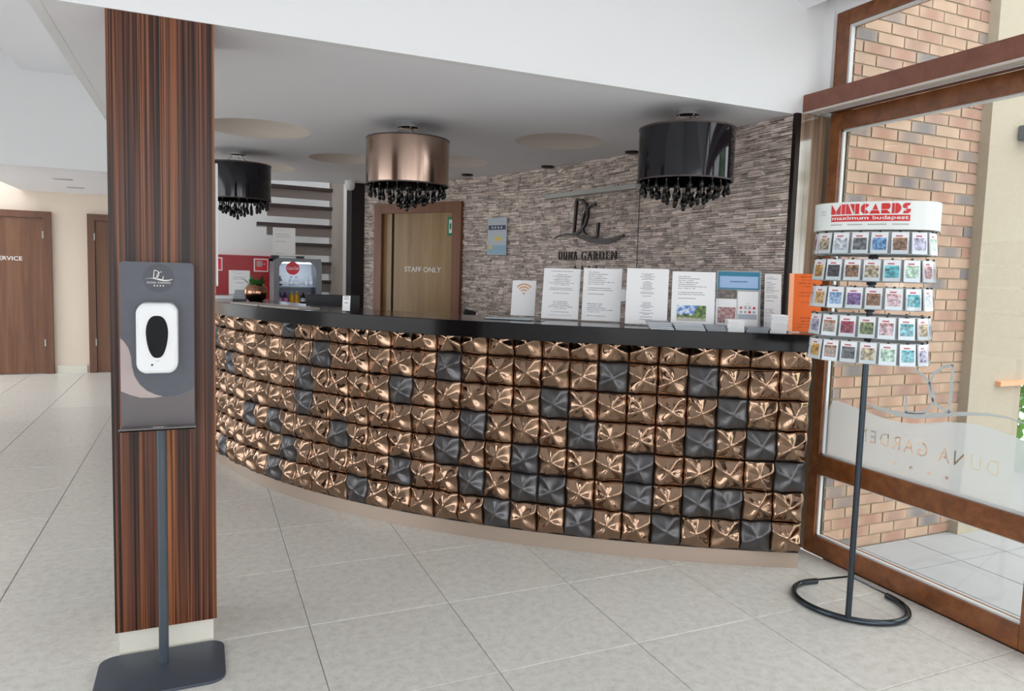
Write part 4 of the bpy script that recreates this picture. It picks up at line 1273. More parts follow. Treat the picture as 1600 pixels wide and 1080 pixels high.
def rk(x, y, z): return Vector((PX, PY, z)) + rx * x + fdir * y
AX, BX = 0.218, 0.160
def sup_band(a, b, z0, z1, th=0.004):
    mb = MB(); o = sup(a, b); i_ = sup(a - th, b - th); n = len(o); vs = []; fs = []
    for (x, y) in o: vs += [rk(x, y, z0), rk(x, y, z1)]
    for (x, y) in i_: vs += [rk(x, y, z0), rk(x, y, z1)]
    for k in range(n):
        j = (k + 1) % n
        fs += [(2 * k, 2 * j, 2 * j + 1, 2 * k + 1), (2 * n + 2 * k, 2 * n + 2 * k + 1, 2 * n + 2 * j + 1, 2 * n + 2 * j), (2 * k + 1, 2 * j + 1, 2 * n + 2 * j + 1, 2 * n + 2 * k + 1), (2 * k, 2 * n + 2 * k, 2 * n + 2 * j, 2 * j)]
    return mb.add(vs, fs)
sign = sup_band(0.232, 0.172, 1.676, 1.786).build('sign_band', M['sign_white'], rack, smooth=True)
bt = MB(); o_ = sup(0.228, 0.168); bt.add([rk(x, y, 1.680) for x, y in o_] + [rk(x, y, 1.684) for x, y in o_], [tuple(range(96)), tuple(range(191, 95, -1))] + [(k, (k + 1) % 96, 96 + (k + 1) % 96, 96 + k) for k in range(96)])
bt.build('sign_floor', M['sign_white'], rack)
SUPF = sup(0.232, 0.172, k=2000)
fr_pts = sorted([p for p in SUPF if p[1] > 0.06], key=lambda p: p[0])
def wrap_on_sign(me, z, xc, lift=0.0012):
    """lay flat lettering (local x, y) round the front of the sign band"""
    xs_ = [p[0] for p in fr_pts]
    arcs = [0.0]
    for a, b in zip(fr_pts, fr_pts[1:]): arcs.append(arcs[-1] + math.hypot(b[0] - a[0], b[1] - a[1]))
    mid = arcs[min(range(len(xs_)), key=lambda i: abs(xs_[i]))]
    import bisect
    for v in me.vertices:
        s_ = mid + xc + v.co.x
        i = max(1, min(len(arcs) - 2, bisect.bisect(arcs, s_)))
        p, q = fr_pts[i - 1], fr_pts[i + 1]
        t = Vector((q[0] - p[0], q[1] - p[1])).normalized(); nn = Vector((-t.y, t.x))
        if nn.y < 0: nn = -nn
        base = Vector(fr_pts[i]) + nn * (lift + v.co.z)
        v.co = rk(base.x, base.y, z + v.co.y)
    return me
def sign_text(body, fit, z, xc, mat, **kw):
    me = wrap_on_sign(text_mesh(body, fit, depth=0.0008, **kw), z, xc)
    o = bpy.data.objects.new('lettering', me); COL.objects.link(o); me.materials.append(M[mat]); attach(o, sign); return o
def stencil_word():
    def half(cx, cy, r, a0, a1, n=10): return [(cx + r * math.cos(math.radians(a0 + (a1 - a0) * k / n)) * 0.95, cy + r * math.sin(math.radians(a0 + (a1 - a0) * k / n))) for k in range(n + 1)]
    G = {'M': (1.15, [[(0, 0), (0, 1), (.5, .32), (.5, 0)], [(.57, 0), (.57, .36), (1, 1), (1, 0)]]),
         'I': (0.42, [[(0, 0), (0, 1), (1, 1), (1, 0)]]),
         'N': (0.95, [[(0, 0), (0, 1), (.22, 1), (.74, 0)], [(.44, 1), (1, 1), (1, .02)]]),
         'C': (0.95, [half(.56, .5, .5, 90, 270), [(.62, .56), (.62, 1), (.82, .97), (1, .84)], [(.62, .44), (1, .16), (.82, .03), (.62, 0)]]),
         'A': (1.15, [[(.5, 1), (.20, .40), (.80, .40)], [(.17, .34), (.83, .34), (1, 0), (0, 0)]]),
         'R': (1.0, [[(0, .42), (0, 1)] + half(.68, .71, .29, 90, -90)[0:], [(0, .36), (.62, .36), (1, 0), (0, 0)]]),
         'D': (1.0, [[(0, 0), (0, 1), (.30, 1), (.30, 0)], [(.37, 0), (.37, 1)] + half(.5, .5, .5, 90, -90)]),
         'S': (0.9, [[(.0, .62), (.06, .85), (.30, 1), (.92, 1), (.80, .74), (.50, .74), (.66, .50), (.14, .50)], [(1, .38), (.94, .15), (.70, 0), (.08, 0), (.20, .26), (.50, .26), (.36, .44), (.92, .44)]])}
    mb = MB(); x = 0.0
    for ch in 'MINICARDS':
        w, polys = G[ch]
        for p in polys:
            # slice each piece finely so it can follow the curved sign
            mb.prism([(x + u * w, v) for u, v in p], -0.5, 0.5)
        x += w + 0.10
    tot = x - 0.10
    mb.v = [((vx / tot - 0.5) * 0.287, (vy - 0.5) * 0.040, vz * 0.0008) for vx, vy, vz in mb.v]
    return mb.mesh('lettering')
swm = wrap_on_sign(stencil_word(), 1.7575, -0.008); swm.materials.append(M['red_print'])
swo = bpy.data.objects.new('lettering', swm); COL.objects.link(swo); attach(swo, sign)
def sign_patch(x0, x1, z0, z1, mat, name, lift=0.0008):
    mb = MB(); n = 24
    for k in range(n):
        a = x0 + (x1 - x0) * k / n; b = x0 + (x1 - x0) * (k + 1) / n
        mb.add([(a, z0, 0), (b, z0, 0), (b, z1, 0), (a, z1, 0)], [(0, 1, 2, 3)])
    me = mb.mesh(name); wrap_on_sign(me, 0, 0, lift); me.materials.append(M[mat])
    o = bpy.data.objects.new(name, me); COL.objects.link(o); attach(o, sign); return o
sign_patch(-0.150, 0.135, 1.7085, 1.7325, 'red_print', 'red_strip')
sign_text('maximum budapest', (0.275, 0.0185), 1.7205, -0.008, 'sign_white', bold=0.01)
for x0, x1 in ((-0.150, -0.105), (-0.085, -0.03), (-0.012, 0.055), (0.075, 0.133)): sign_patch(x0, x1, 1.694, 1.6985, 'grey_print', 'small_print')
for x0 in (1.752, 1.745, 1.736): sign_patch(-0.203, -0.175, x0, x0 + .0022, 'grey_print', 'small_print')
TIERS = [1.624, 1.516, 1.405, 1.290, 1.187]
HUES = {'crimson': (0.33, 0.05, 0.09), 'dusky pink': (0.55, 0.33, 0.34), 'pale grey': (0.52, 0.54, 0.58), 'dark grey': (0.15, 0.15, 0.16), 'sky blue': (0.16, 0.32, 0.55), 'chestnut brown': (0.27, 0.14, 0.08),
        'teal': (0.10, 0.38, 0.42), 'pale green': (0.40, 0.56, 0.42), 'amber orange': (0.62, 0.34, 0.10), 'sandy tan': (0.50, 0.40, 0.27), 'olive green': (0.22, 0.25, 0.12), 'violet': (0.22, 0.12, 0.30), 'near-black': (0.05, 0.04, 0.05), 'lilac': (0.42, 0.38, 0.52)}
PLAN = [['dusky pink', 'crimson', 'sandy tan', 'pale grey', 'dark grey', 'sky blue', 'chestnut brown', 'lilac', 'pale green', 'teal'],
        ['pale grey', 'lilac', 'amber orange', 'near-black', 'chestnut brown', 'sandy tan', 'teal', 'pale green', 'dusky pink', 'sky blue'],
        ['dark grey', 'crimson', 'amber orange', 'sky blue', 'violet', 'chestnut brown', 'dusky pink', 'teal', 'pale grey', 'sandy tan'],
        ['pale grey', 'near-black', 'lilac', 'chestnut brown', 'crimson', 'olive green', 'dusky pink', 'teal', 'sandy tan', 'sky blue'],
        ['olive green', 'sky blue', 'amber orange', 'chestnut brown', 'dark grey', 'sandy tan', 'pale green', 'teal', 'lilac', 'dusky pink']]
ORD = ['top', 'second', 'third', 'fourth', 'lowest']
card_me = MB().box((-0.030, -0.042, 0), (0.030, 0.042, 0.006)).mesh('minicard'); card_me.materials.append(M['card'])
pocket_me = MB().box((-0.0315, -0.045, 0.0075), (0.0315, 0.010, 0.0083)).box((-0.0315, -0.045, -0.001), (0.0315, -0.0435, 0.0075)).mesh('card_pocket'); pocket_me.materials.append(M['acrylic'])
clip_me = MB().box((-0.004, 0.0425, 0.001), (0.004, 0.049, 0.008)).mesh('card_clip'); clip_me.materials.append(M['black_plastic'])
SP = sup(AX, BX, k=1440); 
arcl = [0.0]
for k in range(1440): arcl.append(arcl[-1] + math.hypot(SP[(k + 1) % 1440][0] - SP[k][0], SP[(k + 1) % 1440][1] - SP[k][1]))
PER = arcl[-1]; NSLOT = 18
for t, zt in enumerate(TIERS):
    sh = (0.0, 0.3, 0.1, 0.35, 0.2)[t]
    sup_band(AX - 0.008, BX - 0.008, zt - 0.045, zt + 0.043, 0.002).build('card_holder', M['holder_grey'], rack, smooth=True)
    for hz, nm in ((zt + 0.044, 'wire_ring'), (zt - 0.042, 'wire_ring')):
        MB().tube([tuple(rk(x, y, hz)) for x, y in sup(AX - 0.004, BX - 0.004, k=60)], 0.0016, 6, closed=True).build(nm, M['wire'], rack, smooth=True)
    for q in range(3):
        a = q * 2.094 + 0.5 * t
        x, y = (AX - .01) * math.cos(a), (BX - .01) * math.sin(a)
        MB().tube([(PX, PY, zt - 0.046), tuple(rk(x, y, zt - 0.042))], 0.0016, 6).build('wire_spoke', M['wire'], rack)
    MB().solid([(0.019, -0.058), (0.019, -0.042)], 14, (PX, PY, zt)).build('hub_collar', M['black_plastic'], rack, smooth=True)
    slots = []
    for k in range(NSLOT):
        s_ = ((k + sh) / NSLOT) * PER
        i = min(range(1440), key=lambda q: abs(arcl[q] - s_))
        x, y = SP[i]; x2, y2 = SP[(i + 3) % 1440]; x1, y1 = SP[i - 3]
        tg = Vector((x2 - x1, y2 - y1)).normalized(); nn = Vector((tg.y, -tg.x))
        if nn.x * x + nn.y * y < 0: nn = -nn
        slots.append((x, y, nn))
    vis = sorted([q for q in slots if q[1] > -0.06 or q[2].y > 0.05], key=lambda q: q[0] + (0 if q[1] > -0.02 else math.copysign(.06, q[0])))
    for k, (x, y, nn) in enumerate(slots):
        nw = (rx * nn.x + fdir * nn.y).normalized()
        uu = Vector((0, 0, 1)).cross(nw)
        m = frame(rk(x, y, zt), uu, v=Vector((0, 0, 1)) + nw * -0.10)
        place('card_pocket', pocket_me, None, rack, m)
        place('card_clip', clip_me, None, rack, m)
    for k, (x, y, nn) in enumerate(vis[:12]):
        nw = (rx * nn.x + fdir * nn.y).normalized()
        uu = Vector((0, 0, 1)).cross(nw)
        m = frame(rk(x, y, zt), uu, v=Vector((0, 0, 1)) + nw * -0.10)
        hue = (PLAN[t] + [h for h in HUES if h not in PLAN[t]])[k]
        c = place('minicard', card_me, None, None, m)
        c.color = (*HUES[hue], 1)
        tag(c, 'mini card with a %s picture in the %s tier of the card rack' % (hue, ORD[t]), 'card', 'mini cards in the revolving rack')

# ------------------------------------------------------------------ things on the desk
ZD = 1.207
def facing(x, y, turn=0.0):
    """matrix at desk height, local x along the front, y up, z towards the lobby, for something standing at (x, y)"""
    k = min(range(0, 601, 3), key=lambda i: (DP[i] - Vector((x, y))).length)
    a, b = DP[max(k - 3, 0)], DP[min(k + 3, 600)]
    u = Vector((a.x - b.x, a.y - b.y, 0)).normalized()
    u = Matrix.Rotation(math.radians(turn), 3, 'Z') @ u
    return frame((x, y, ZD), u)

def sheet_stand(name, x, y, w, h, mat, label, cat='sign', turn=0.0, lean=-0.16, extra=None, holder=True, group=None):
    root = empty(name, (x, y, ZD))
    m = facing(x, y, turn) @ Matrix.Translation((0, 0.004, 0)) @ Matrix.Rotation(lean, 4, 'X')
    if holder:
        MB().box((-w / 2 - .004, 0, -0.003), (w / 2 + .004, h + .006, -0.0015), m).box((-w / 2 - .004, -0.001, -0.075), (w / 2 + .004, 0.002, 0.003), facing(x, y, turn)).build('acrylic_holder', M['acrylic'], root)
    pm_ = m @ Matrix.Translation((0, h / 2 + .003, 0))
    me = MB().box((-w / 2, -h / 2, -0.001), (w / 2, h / 2, 0.001)).mesh('paper_sheet')
    sh = place('paper_sheet', me, mat, root, pm_)
    if extra: extra(root, sh, pm_)
    tag(root, label, cat, group)
    return root

def patch(parent, m, x0, x1, y0, y1, mat, name, z=0.0012, th=0.0004):
    me = MB().box((-(x1 - x0) / 2, -(y1 - y0) / 2, 0), ((x1 - x0) / 2, (y1 - y0) / 2, th)).mesh(name)
    return place(name, me, mat, parent, m @ Matrix.Translation(((x0 + x1) / 2, (y0 + y1) / 2, z)))

P1 = print_mat('notice_print_a', hw=0.105, hh=0.148, line=0.0098)
P2_ = print_mat('notice_print_b', hw=0.105, hh=0.148, line=0.0112, centre=False)
P3 = print_mat('notice_print_c', hw=0.045, hh=0.148, line=0.0070, margin=0.9, density=0.65)
P4 = print_mat('notice_print_d', hw=0.105, hh=0.148, line=0.0105, centre=False, bottom=-0.05)
P5 = print_mat('notice_print_e', hw=0.05, hh=0.148, line=0.009, margin=0.7, centre=False)
PSM = print_mat('small_print_white', hw=0.03, hh=0.035, line=0.006, ink=(0.4, 0.4, 0.42))
def landscape():
    m, nt, b = newmat('landscape_photo')
    tc = N(nt, 'ShaderNodeTexCoord'); sx = N(nt, 'ShaderNodeSeparateXYZ'); nt.links.new(tc.outputs['Object'], sx.inputs[0])
    n = N(nt, 'ShaderNodeTexNoise', i_Scale=45.0, i_Detail=5.0); nt.links.new(tc.outputs['Object'], n.inputs['Vector'])
    sky = ramp(nt, [(0.42, (0.06, 0.22, 0.60)), (0.60, (0.75, 0.82, 0.92))]); nt.links.new(n.outputs['Fac'], sky.inputs['Fac'])
    tree = ramp(nt, [(0.38, (0.02, 0.05, 0.012)), (0.62, (0.22, 0.34, 0.09))]); nt.links.new(n.outputs['Fac'], tree.inputs['Fac'])
    def mth(op, p, q):
        k = N(nt, 'ShaderNodeMath', operation=op)
        for i, v in enumerate((p, q)):
            if isinstance(v, float): k.inputs[i].default_value = v
            else: nt.links.new(v, k.inputs[i])
        return k.outputs[0]
    wob = mth('MULTIPLY', mth('SUBTRACT', n.outputs['Fac'], 0.5), 0.05)
    t1 = mth('GREATER_THAN', mth('ADD', mth('SUBTRACT', sx.outputs['X'], mth('MULTIPLY', sx.outputs['Y'], 0.4)), wob), 0.012)
    t2 = mth('LESS_THAN', mth('ADD', sx.outputs['Y'], wob), -0.008)
    tm_ = mth('MAXIMUM', t1, t2)
    m1 = N(nt, 'ShaderNodeMix', data_type='RGBA'); nt.links.new(tm_, m1.inputs['Factor']); nt.links.new(sky.outputs['Color'], m1.inputs['A']); nt.links.new(tree.outputs['Color'], m1.inputs['B'])
    m2 = N(nt, 'ShaderNodeMix', data_type='RGBA'); m2.inputs['B'].default_value = (0.52, 0.50, 0.42, 1)
    nt.links.new(mth('LESS_THAN', mth('ADD', sx.outputs['Y'], wob), -0.024), m2.inputs['Factor']); nt.links.new(m1.outputs['Result'], m2.inputs['A'])
    nt.links.new(m2.outputs['Result'], b.inputs['Base Color']); b.inputs['Roughness'].default_value = 0.4
    return m
PLAND = landscape()
PROSE = photo_mat('reddish_photo', [(0.3, (0.10, 0.04, 0.05)), (0.5, (0.42, 0.22, 0.22)), (0.7, (0.75, 0.62, 0.58))], 60)
PDARK = photo_mat('dark_photo', [(0.3, (0.06, 0.05, 0.045)), (0.5, (0.16, 0.13, 0.11)), (0.7, (0.38, 0.34, 0.30))], 50)
PTEAL = flat('teal_print', (0.03, 0.22, 0.36), 0.4)
PBLUE = print_mat('blue_print', paper=(0.38, 0.55, 0.82), ink=(0.05, 0.08, 0.25), hw=0.1, hh=0.03, line=0.014)
POR = print_mat('orange_print', paper=(0.88, 0.155, 0.02), ink=(0.35, 0.06, 0.01), hw=0.06, hh=0.148, line=0.016, density=0.45)

def wifi_extra(root, sh, m):
    for k, r in enumerate((0.022, 0.039, 0.056)):
        mb = MB(); pts = [(r * math.sin(math.radians(q)), r * math.cos(math.radians(q))) for q in range(-48, 49, 8)]
        mb.ribbon(pts, 0.0095, 0.0012, 0.0018, m @ Matrix.Translation((0, 0.028, 0)))
        mb.build('wireless_icon', M['orange_icon'], sh)
    MB().prism(arc(0, 0.028, 0.007, 0.007, 0, 330, 11), 0.0012, 0.0018, m).build('wireless_icon', M['orange_icon'], sh)
PW = print_mat('wifi_print', hw=0.07, hh=0.105, line=0.020, top=-0.1, ink=(0.62, 0.60, 0.60))
sheet_stand('notice_stand', 1.763, 3.872, 0.145, 0.212, PW, 'small acrylic stand with an orange wireless symbol', 'notice', 4, extra=wifi_extra)
sheet_stand('notice_stand', 1.869, 3.596, 0.212, 0.292, P1, 'white A4 notice with centred print standing next to the wireless sign', 'notice', 2, lean=-0.20)
def clip_extra(root, sh, m):
    MB().solid([(0.034, 0), (0.034, 0.003)], 24, (0, 0, 0), m @ Matrix.Translation((0.118, 0.0, 0.002))).build('round_sticker', M['paper'], root)
sheet_stand('notice_stand', 2.041, 3.431, 0.214, 0.296, P2_, 'white A4 notice with text lined up on one margin and a round sticker', 'notice', 0, extra=clip_extra)
sheet_stand('notice_stand', 2.171, 3.181, 0.220, 0.300, P3, 'white A4 notice with one narrow dense column of print', 'notice', -2)
def land_extra(root, sh, m):
    patch(sh, m, -0.082, 0.068, -0.118, -0.035, PLAND, 'printed_photo')
sheet_stand('notice_stand', 2.366, 3.040, 0.222, 0.290, P4, 'white A4 notice with a blue and green landscape photo', 'notice', -3, extra=land_extra)
def broch_extra(root, sh, m):
    patch(sh, m, -0.106, 0.106, 0.052, 0.146, PTEAL, 'teal_card'); patch(sh, m, -0.098, 0.098, 0.060, 0.122, PBLUE, 'blue_card', 0.0017)
    patch(sh, m, -0.108, -0.010, 0.0, 0.050, PDARK, 'dark_leaflet', 0.003)
    patch(sh, m, -0.116, -0.008, -0.142, 0.0, M['paper'], 'white_leaflet', 0.010); patch(sh, m, -0.104, -0.014, -0.128, -0.045, PROSE, 'leaflet_photo', 0.0105)
    c = patch(sh, m, -0.005, 0.10, -0.146, 0.042, PSM, 'icon_leaflet', 0.006)
    for r_ in range(2):
        for q in range(4): MB().prism(arc(0.014 + q * 0.022, -0.045 - r_ * 0.022, 0.007, 0.007, 0, 330, 11), 0.0066, 0.0072, m).build('leaflet_icon', M['grey_print'] if (r_ + q) % 3 else M['red_print'], sh)
    patch(sh, m, 0.0, 0.095, -0.105, -0.078, M['plaque'], 'leaflet_band', 0.0066)
sheet_stand('brochure_holder', 2.585, 2.945, 0.225, 0.300, M['holder_grey'], 'clear leaflet holder with a blue headed card and tourist leaflets', 'leaflet holder', -4, extra=broch_extra)
sheet_stand('notice_stand', 2.748, 2.868, 0.085, 0.290, P5, 'narrow white notice standing behind the orange folder', 'notice', -4)
# orange folder: two boards hinged at the spine
fo = empty('orange_folder', (2.80, 2.72, ZD))
fm = facing(2.79, 2.715, -2) @ Matrix.Translation((0, 0.002, 0)) @ Matrix.Rotation(-0.06, 4, 'X')
ob = MB().box((-0.062, -0.147, -0.002), (0.075, 0.147, 0.002)).mesh('folder_board')
place('folder_board', ob, POR, fo, fm @ Matrix.Translation((0.020, 0.149, 0)))
MB().box((-0.03, 0, -0.002), (0.0, 0.294, 0.002), fm @ Matrix.Translation((-0.043, 0.002, 0)) @ Matrix.Rotation(0.5, 4, 'Y')).build('folder_flap', M['orange_pale'], fo)
tag(fo, 'bright orange printed folder standing at the window end of the desk', 'folder')

def leaflet_stack(x, y, w, d, n, th, mat, label, turn=0.0, fan=0.0, cat='leaflets', grp='leaflet stacks along the desk front'):
    root = empty('leaflet_stack', (x, y, ZD))
    m0 = facing(x, y, turn)
    rr = random.Random(int(x * 1000))
    for k in range(n):
        m = m0 @ Matrix.Translation((rr.uniform(-.002, .002) + fan * k, k * th, rr.uniform(-.003, .003) - 0.004 * k * (1 if fan else 0))) @ Matrix.Rotation(rr.uniform(-.03, .03), 4, 'Y')
        MB().box((-w / 2, 0, -d / 2), (w / 2, th * 0.86, d / 2), m).build('leaflet', M[mat] if k % 2 == 0 or mat == 'paper' else M['leaf_grey'], root)
    tag(root, label, cat, grp)
    return root
M['leaf_grey'] = flat('leaflet_grey', (0.30, 0.32, 0.35), 0.5)
M['leaf_pale'] = flat('leaflet_pale', (0.60, 0.63, 0.66), 0.5)
M['leaf_dark'] = flat('leaflet_dark', (0.06, 0.065, 0.075), 0.45)
leaflet_stack(2.135, 2.985, 0.115, 0.12, 8, 0.0045, 'leaf_pale', 'fanned grey leaflets lying before the narrow column notice', fan=-0.003)
leaflet_stack(2.258, 2.920, 0.145, 0.12, 7, 0.004, 'leaf_pale', 'wide low stack of grey leaflets lying before the landscape notice', fan=-0.002)
leaflet_stack(2.372, 2.862, 0.095, 0.11, 6, 0.0045, 'leaf_grey', 'dark edged leaflets lying beside the white card cube', fan=-0.002)
leaflet_stack(2.456, 2.822, 0.080, 0.09, 8, 0.0075, 'paper', 'square block of white cards before the leaflet holder')
leaflet_stack(2.553, 2.783, 0.105, 0.11, 5, 0.0045, 'leaf_grey', 'low stack of dark grey leaflets between two white card blocks', fan=0.002)
leaflet_stack(2.655, 2.742, 0.080, 0.09, 10, 0.009, 'paper', 'taller block of white cards next to the orange folder')
# clear trays under the notices
tr0 = empty('leaflet_tray', (1.60, 3.62, ZD))
tm = facing(1.60, 3.62, 2)
MB().box((-0.17, 0, -0.06), (0.17, 0.003, 0.06), tm).box((-0.17, 0.003, 0.057), (0.17, 0.018, 0.06), tm).build('tray', M['acrylic'], tr0)
MB().box((-0.155, 0.004, -0.05), (0.10, 0.010, 0.05), tm).build('leaflet', M['leaf_pale'], tr0)
tag(tr0, 'clear tray with pale leaflets below the wireless sign', 'tray')

# column end of the desk: vase with plant, flat desk pad, small stand, monitor, price card
vz = empty('plant_vase', (0.372, 5.55, ZD))
MB().lathe([(0.0, 0.0), (0.045, 0.0), (0.068, 0.018), (0.083, 0.055), (0.079, 0.09), (0.058, 0.118), (0.050, 0.124), (0.046, 0.118), (0.0, 0.10)], 28, (0.372, 5.55, ZD)).build('vase', M['vase_bronze'], vz, smooth=True)
rl = random.Random(4)
for k in range(16):
    a = rl.uniform(0, 6.28); el = rl.uniform(0.6, 1.4); L = rl.uniform(0.065, 0.105)
    d = Vector((math.cos(a) * math.cos(el), math.sin(a) * math.cos(el), math.sin(el))); sd_ = d.cross(Vector((0, 0, 1))).normalized()
    b0 = Vector((0.372 + 0.02 * math.cos(a), 5.55 + 0.02 * math.sin(a), ZD + 0.105))
    MB().add([b0, b0 + d * L * .5 + sd_ * .022, b0 + d * L, b0 + d * L * .5 - sd_ * .022, b0 + d * L * .5 + Vector((0, 0, .006))], [(0, 1, 4), (1, 2, 4), (2, 3, 4), (3, 0, 4)]).build('leaf', M['green_leaf'], vz)
tag(vz, 'round bronze vase with a small green plant on the desk', 'vase')
M['pad_beige'] = flat('pad_beige', (0.50, 0.45, 0.40), 0.45, noise=0.08, nscale=8)
dp = empty('desk_pad', (0.6, 4.75, ZD))
for (s0, s1, o0, o1) in ((2.94, 3.34, 0.05, -0.12), (3.35, 3.74, 0.06, -0.11)):
    desk_band(MB(), o0, o1, ZD, ZD + 0.007, s0, s1, 10).build('pad_sheet', M['pad_beige'], dp)
tag(dp, 'long flat beige brochure lying open on the desk beside the vase', 'brochure')
ea = empty('card_stand', (0.27, 5.62, ZD))
MB().add([(0.215, 5.64, ZD), (0.305, 5.60, ZD), (0.30, 5.66, ZD + .075), (0.235, 5.69, ZD + .075), (0.222, 5.655, ZD), (0.312, 5.615, ZD), (0.307, 5.675, ZD + .077), (0.242, 5.705, ZD + .077)], [(0, 1, 2, 3), (4, 7, 6, 5), (0, 3, 7, 4), (1, 5, 6, 2), (3, 2, 6, 7), (0, 4, 5, 1)]).build('stand_frame', M['leaf_grey'], ea)
MB().box((0.215, 5.58, ZD), (0.31, 5.605, ZD + .012)).build('stand_foot', M['black_plastic'], ea)
tag(ea, 'small grey card stand on the desk beside the bronze vase', 'card stand')
wb_ = MB().box((0.10, 5.80, ZD), (0.26, 6.02, ZD + 0.022)).build('paper_pile', M['paper'], bevel=0.003)
tag(wb_, 'white paper pile on the desk behind the striped column', 'papers')
mo = empty('monitor', (0.95, 5.6, 0.76))
mu = Vector((0.905, -0.42, 0)).normalized()
mm = frame((0.74, 5.56, 0.86), mu)
MB().box((0, 0, 0), (0.40, 0.405, 0.035), mm).build('monitor_case', M['black_plastic'], mo, bevel=0.006)
MB().box((0.17, -0.12, 0.0), (0.23, 0.02, 0.03), mm).box((0.08, -0.124, -0.08), (0.32, -0.11, 0.10), mm).build('monitor_foot', M['black_plastic'], mo)
tag(mo, 'black computer monitor seen from behind at the staff side', 'monitor')
PQ = print_mat('price_print', hw=0.03, hh=0.045, line=0.012, density=0.7)
sheet_stand('price_card', 0.790, 4.262, 0.060, 0.090, PQ, 'small white price card standing at the desk edge beside the beige brochure', 'card', 0, lean=-0.05, holder=False)
# staff-side worktop that carries the monitor, and the phone
work = empty('staff_worktop', (1.3, 4.3, 0))
desk_band(MB(), -0.42, -0.98, 0.70, 0.735, 1.3, 4.3, 40).build('worktop', M['door_frame_wood'], work)
for s_ in (1.5, 2.8, 4.1):
    p0 = desk_pt(s_, -0.6, 0)
    MB().solid([(0.025, 0), (0.025, 0.70)], 12, (p0.x, p0.y, 0)).build('leg', M['steel'], work)
tag(work, 'low brown staff worktop behind the reception desk', 'worktop')
pt_ = empty('desk_phone', (1.70, 4.60, 0.735))
MB().box((1.62, 4.52, 0.735), (1.78, 4.70, 0.80)).build('phone_base', M['black_plastic'], pt_, bevel=0.01)
MB().tube([(1.69, 4.61, 0.80), (1.69, 4.61, 1.14)], 0.012, 8).build('stalk', M['black_plastic'], pt_)
MB().box((-0.045, -0.012, -0.05), (0.045, 0.012, 0.05), Matrix.Translation((1.69, 4.61, 1.155)) @ Matrix.Rotation(0.25, 4, 'Y')).build('screen_head', M['black_plastic'], pt_, bevel=0.005)
tag(pt_, 'small black device on a stalk in front of the staff door', 'device')

# ------------------------------------------------------------------ back area: fridge, red cabinet, menu sheet
fg = empty('drinks_fridge', (0.967, 8.28, 0))
FX0, FX1, FZ = 0.717, 1.217, 1.56
# shell: sides, back, top, bottom
MB().box((FX0, 8.06, 0), (FX0 + .04, 8.55, FZ)).box((FX1 - .04, 8.06, 0), (FX1, 8.55, FZ)).box((FX0, 8.52, 0), (FX1, 8.55, FZ)).box((FX0, 8.06, FZ - .04), (FX1, 8.55, FZ)).box((FX0, 8.06, 0), (FX1, 8.55, .12)).build('fridge_body', M['fridge_grey'], fg, bevel=0.006)
MB().box((FX0 + .042, 8.50, .12), (FX1 - .042, 8.518, FZ - .042)).build('back_liner', M['fridge_inner'], fg)
# door frame with an arched opening
def arch_frame():
    bm = bmesh.new()
    outer = rrect(FX0, 0.02, FX1, FZ - 0.002, 0.055)
    x0, x1, zb, zt = FX0 + 0.055, FX1 - 0.06, 0.25, 1.525
    inner = [(x0, zb), (x1, zb)] + [(x1 - 0.10 + 0.10 * math.cos(math.radians(q)), zt - 0.10 + 0.10 * math.sin(math.radians(q))) for q in range(0, 91, 9)] + [(x0 + 0.075 + 0.075 * math.cos(math.radians(q)), zt - 0.075 + 0.075 * math.sin(math.radians(q))) for q in range(90, 181, 9)]
    ed = []
    for lp in (outer, inner):
        vs = [bm.verts.new((x, 8.0, z)) for x, z in lp]
        for i in range(len(vs)): ed.append(bm.edges.new((vs[i], vs[(i + 1) % len(vs)])))
    bmesh.ops.triangle_fill(bm, use_beauty=True, edges=ed)
    r_ = bmesh.ops.extrude_face_region(bm, geom=bm.faces[:])
    bmesh.ops.translate(bm, vec=(0, 0.055, 0), verts=[v for v in r_['geom'] if isinstance(v, bmesh.types.BMVert)])
    bmesh.ops.recalc_face_normals(bm, faces=bm.faces)
    me = bpy.data.meshes.new('fridge_door'); bm.to_mesh(me); bm.free(); me.materials.append(M['fridge_grey'])
    o = bpy.data.objects.new('fridge_door', me); COL.objects.link(o); attach(o, fg); return o, (x0, x1, zb, zt)
fdoor, (ax0, ax1, azb, azt) = arch_frame()
MB().add([(ax0, 8.03, azb), (ax1, 8.03, azb), (ax1, 8.03, azt), (ax0, 8.03, azt)], [(0, 1, 2, 3)]).build('door_glass', M['fridge_glass'], fdoor)
MB().box((FX1 - 0.035, 7.97, 0.7), (FX1 - 0.02, 8.0, 1.1)).build('door_handle', M['steel'], fdoor)
MB().box((FX0 + .06, 8.08, FZ - .055), (FX1 - .06, 8.12, FZ - .042)).build('light_strip', M['fridge_light'], fg)
MB().box((FX0 + .06, 8.30, FZ - .055), (FX1 - .06, 8.34, FZ - .042)).build('light_strip', M['fridge_light'], fg)
for z_ in (0.55, 0.82, 1.065, 1.262):
    MB().box((FX0 + .042, 8.09, z_ - .010), (FX1 - .042, 8.48, z_)).build('shelf', M['fridge_inner'], fg)
dsk = MB().solid([(0.070, 0), (0.070, 0.003)], 36, (0, 0, 0), frame((0.914, 8.028, 1.453), (1, 0, 0))).build('round_sticker', M['coke_red'], fdoor)
lettering('Coca-Cola', (0.118, 0.034), M['paper'], dsk, frame((0.914, 8.0235, 1.455), (1, 0, 0)), shear=0.35, depth=0.001, bold=0.01)
tag(fg, 'grey drinks fridge with a lit arched glass door and red round sticker', 'fridge')
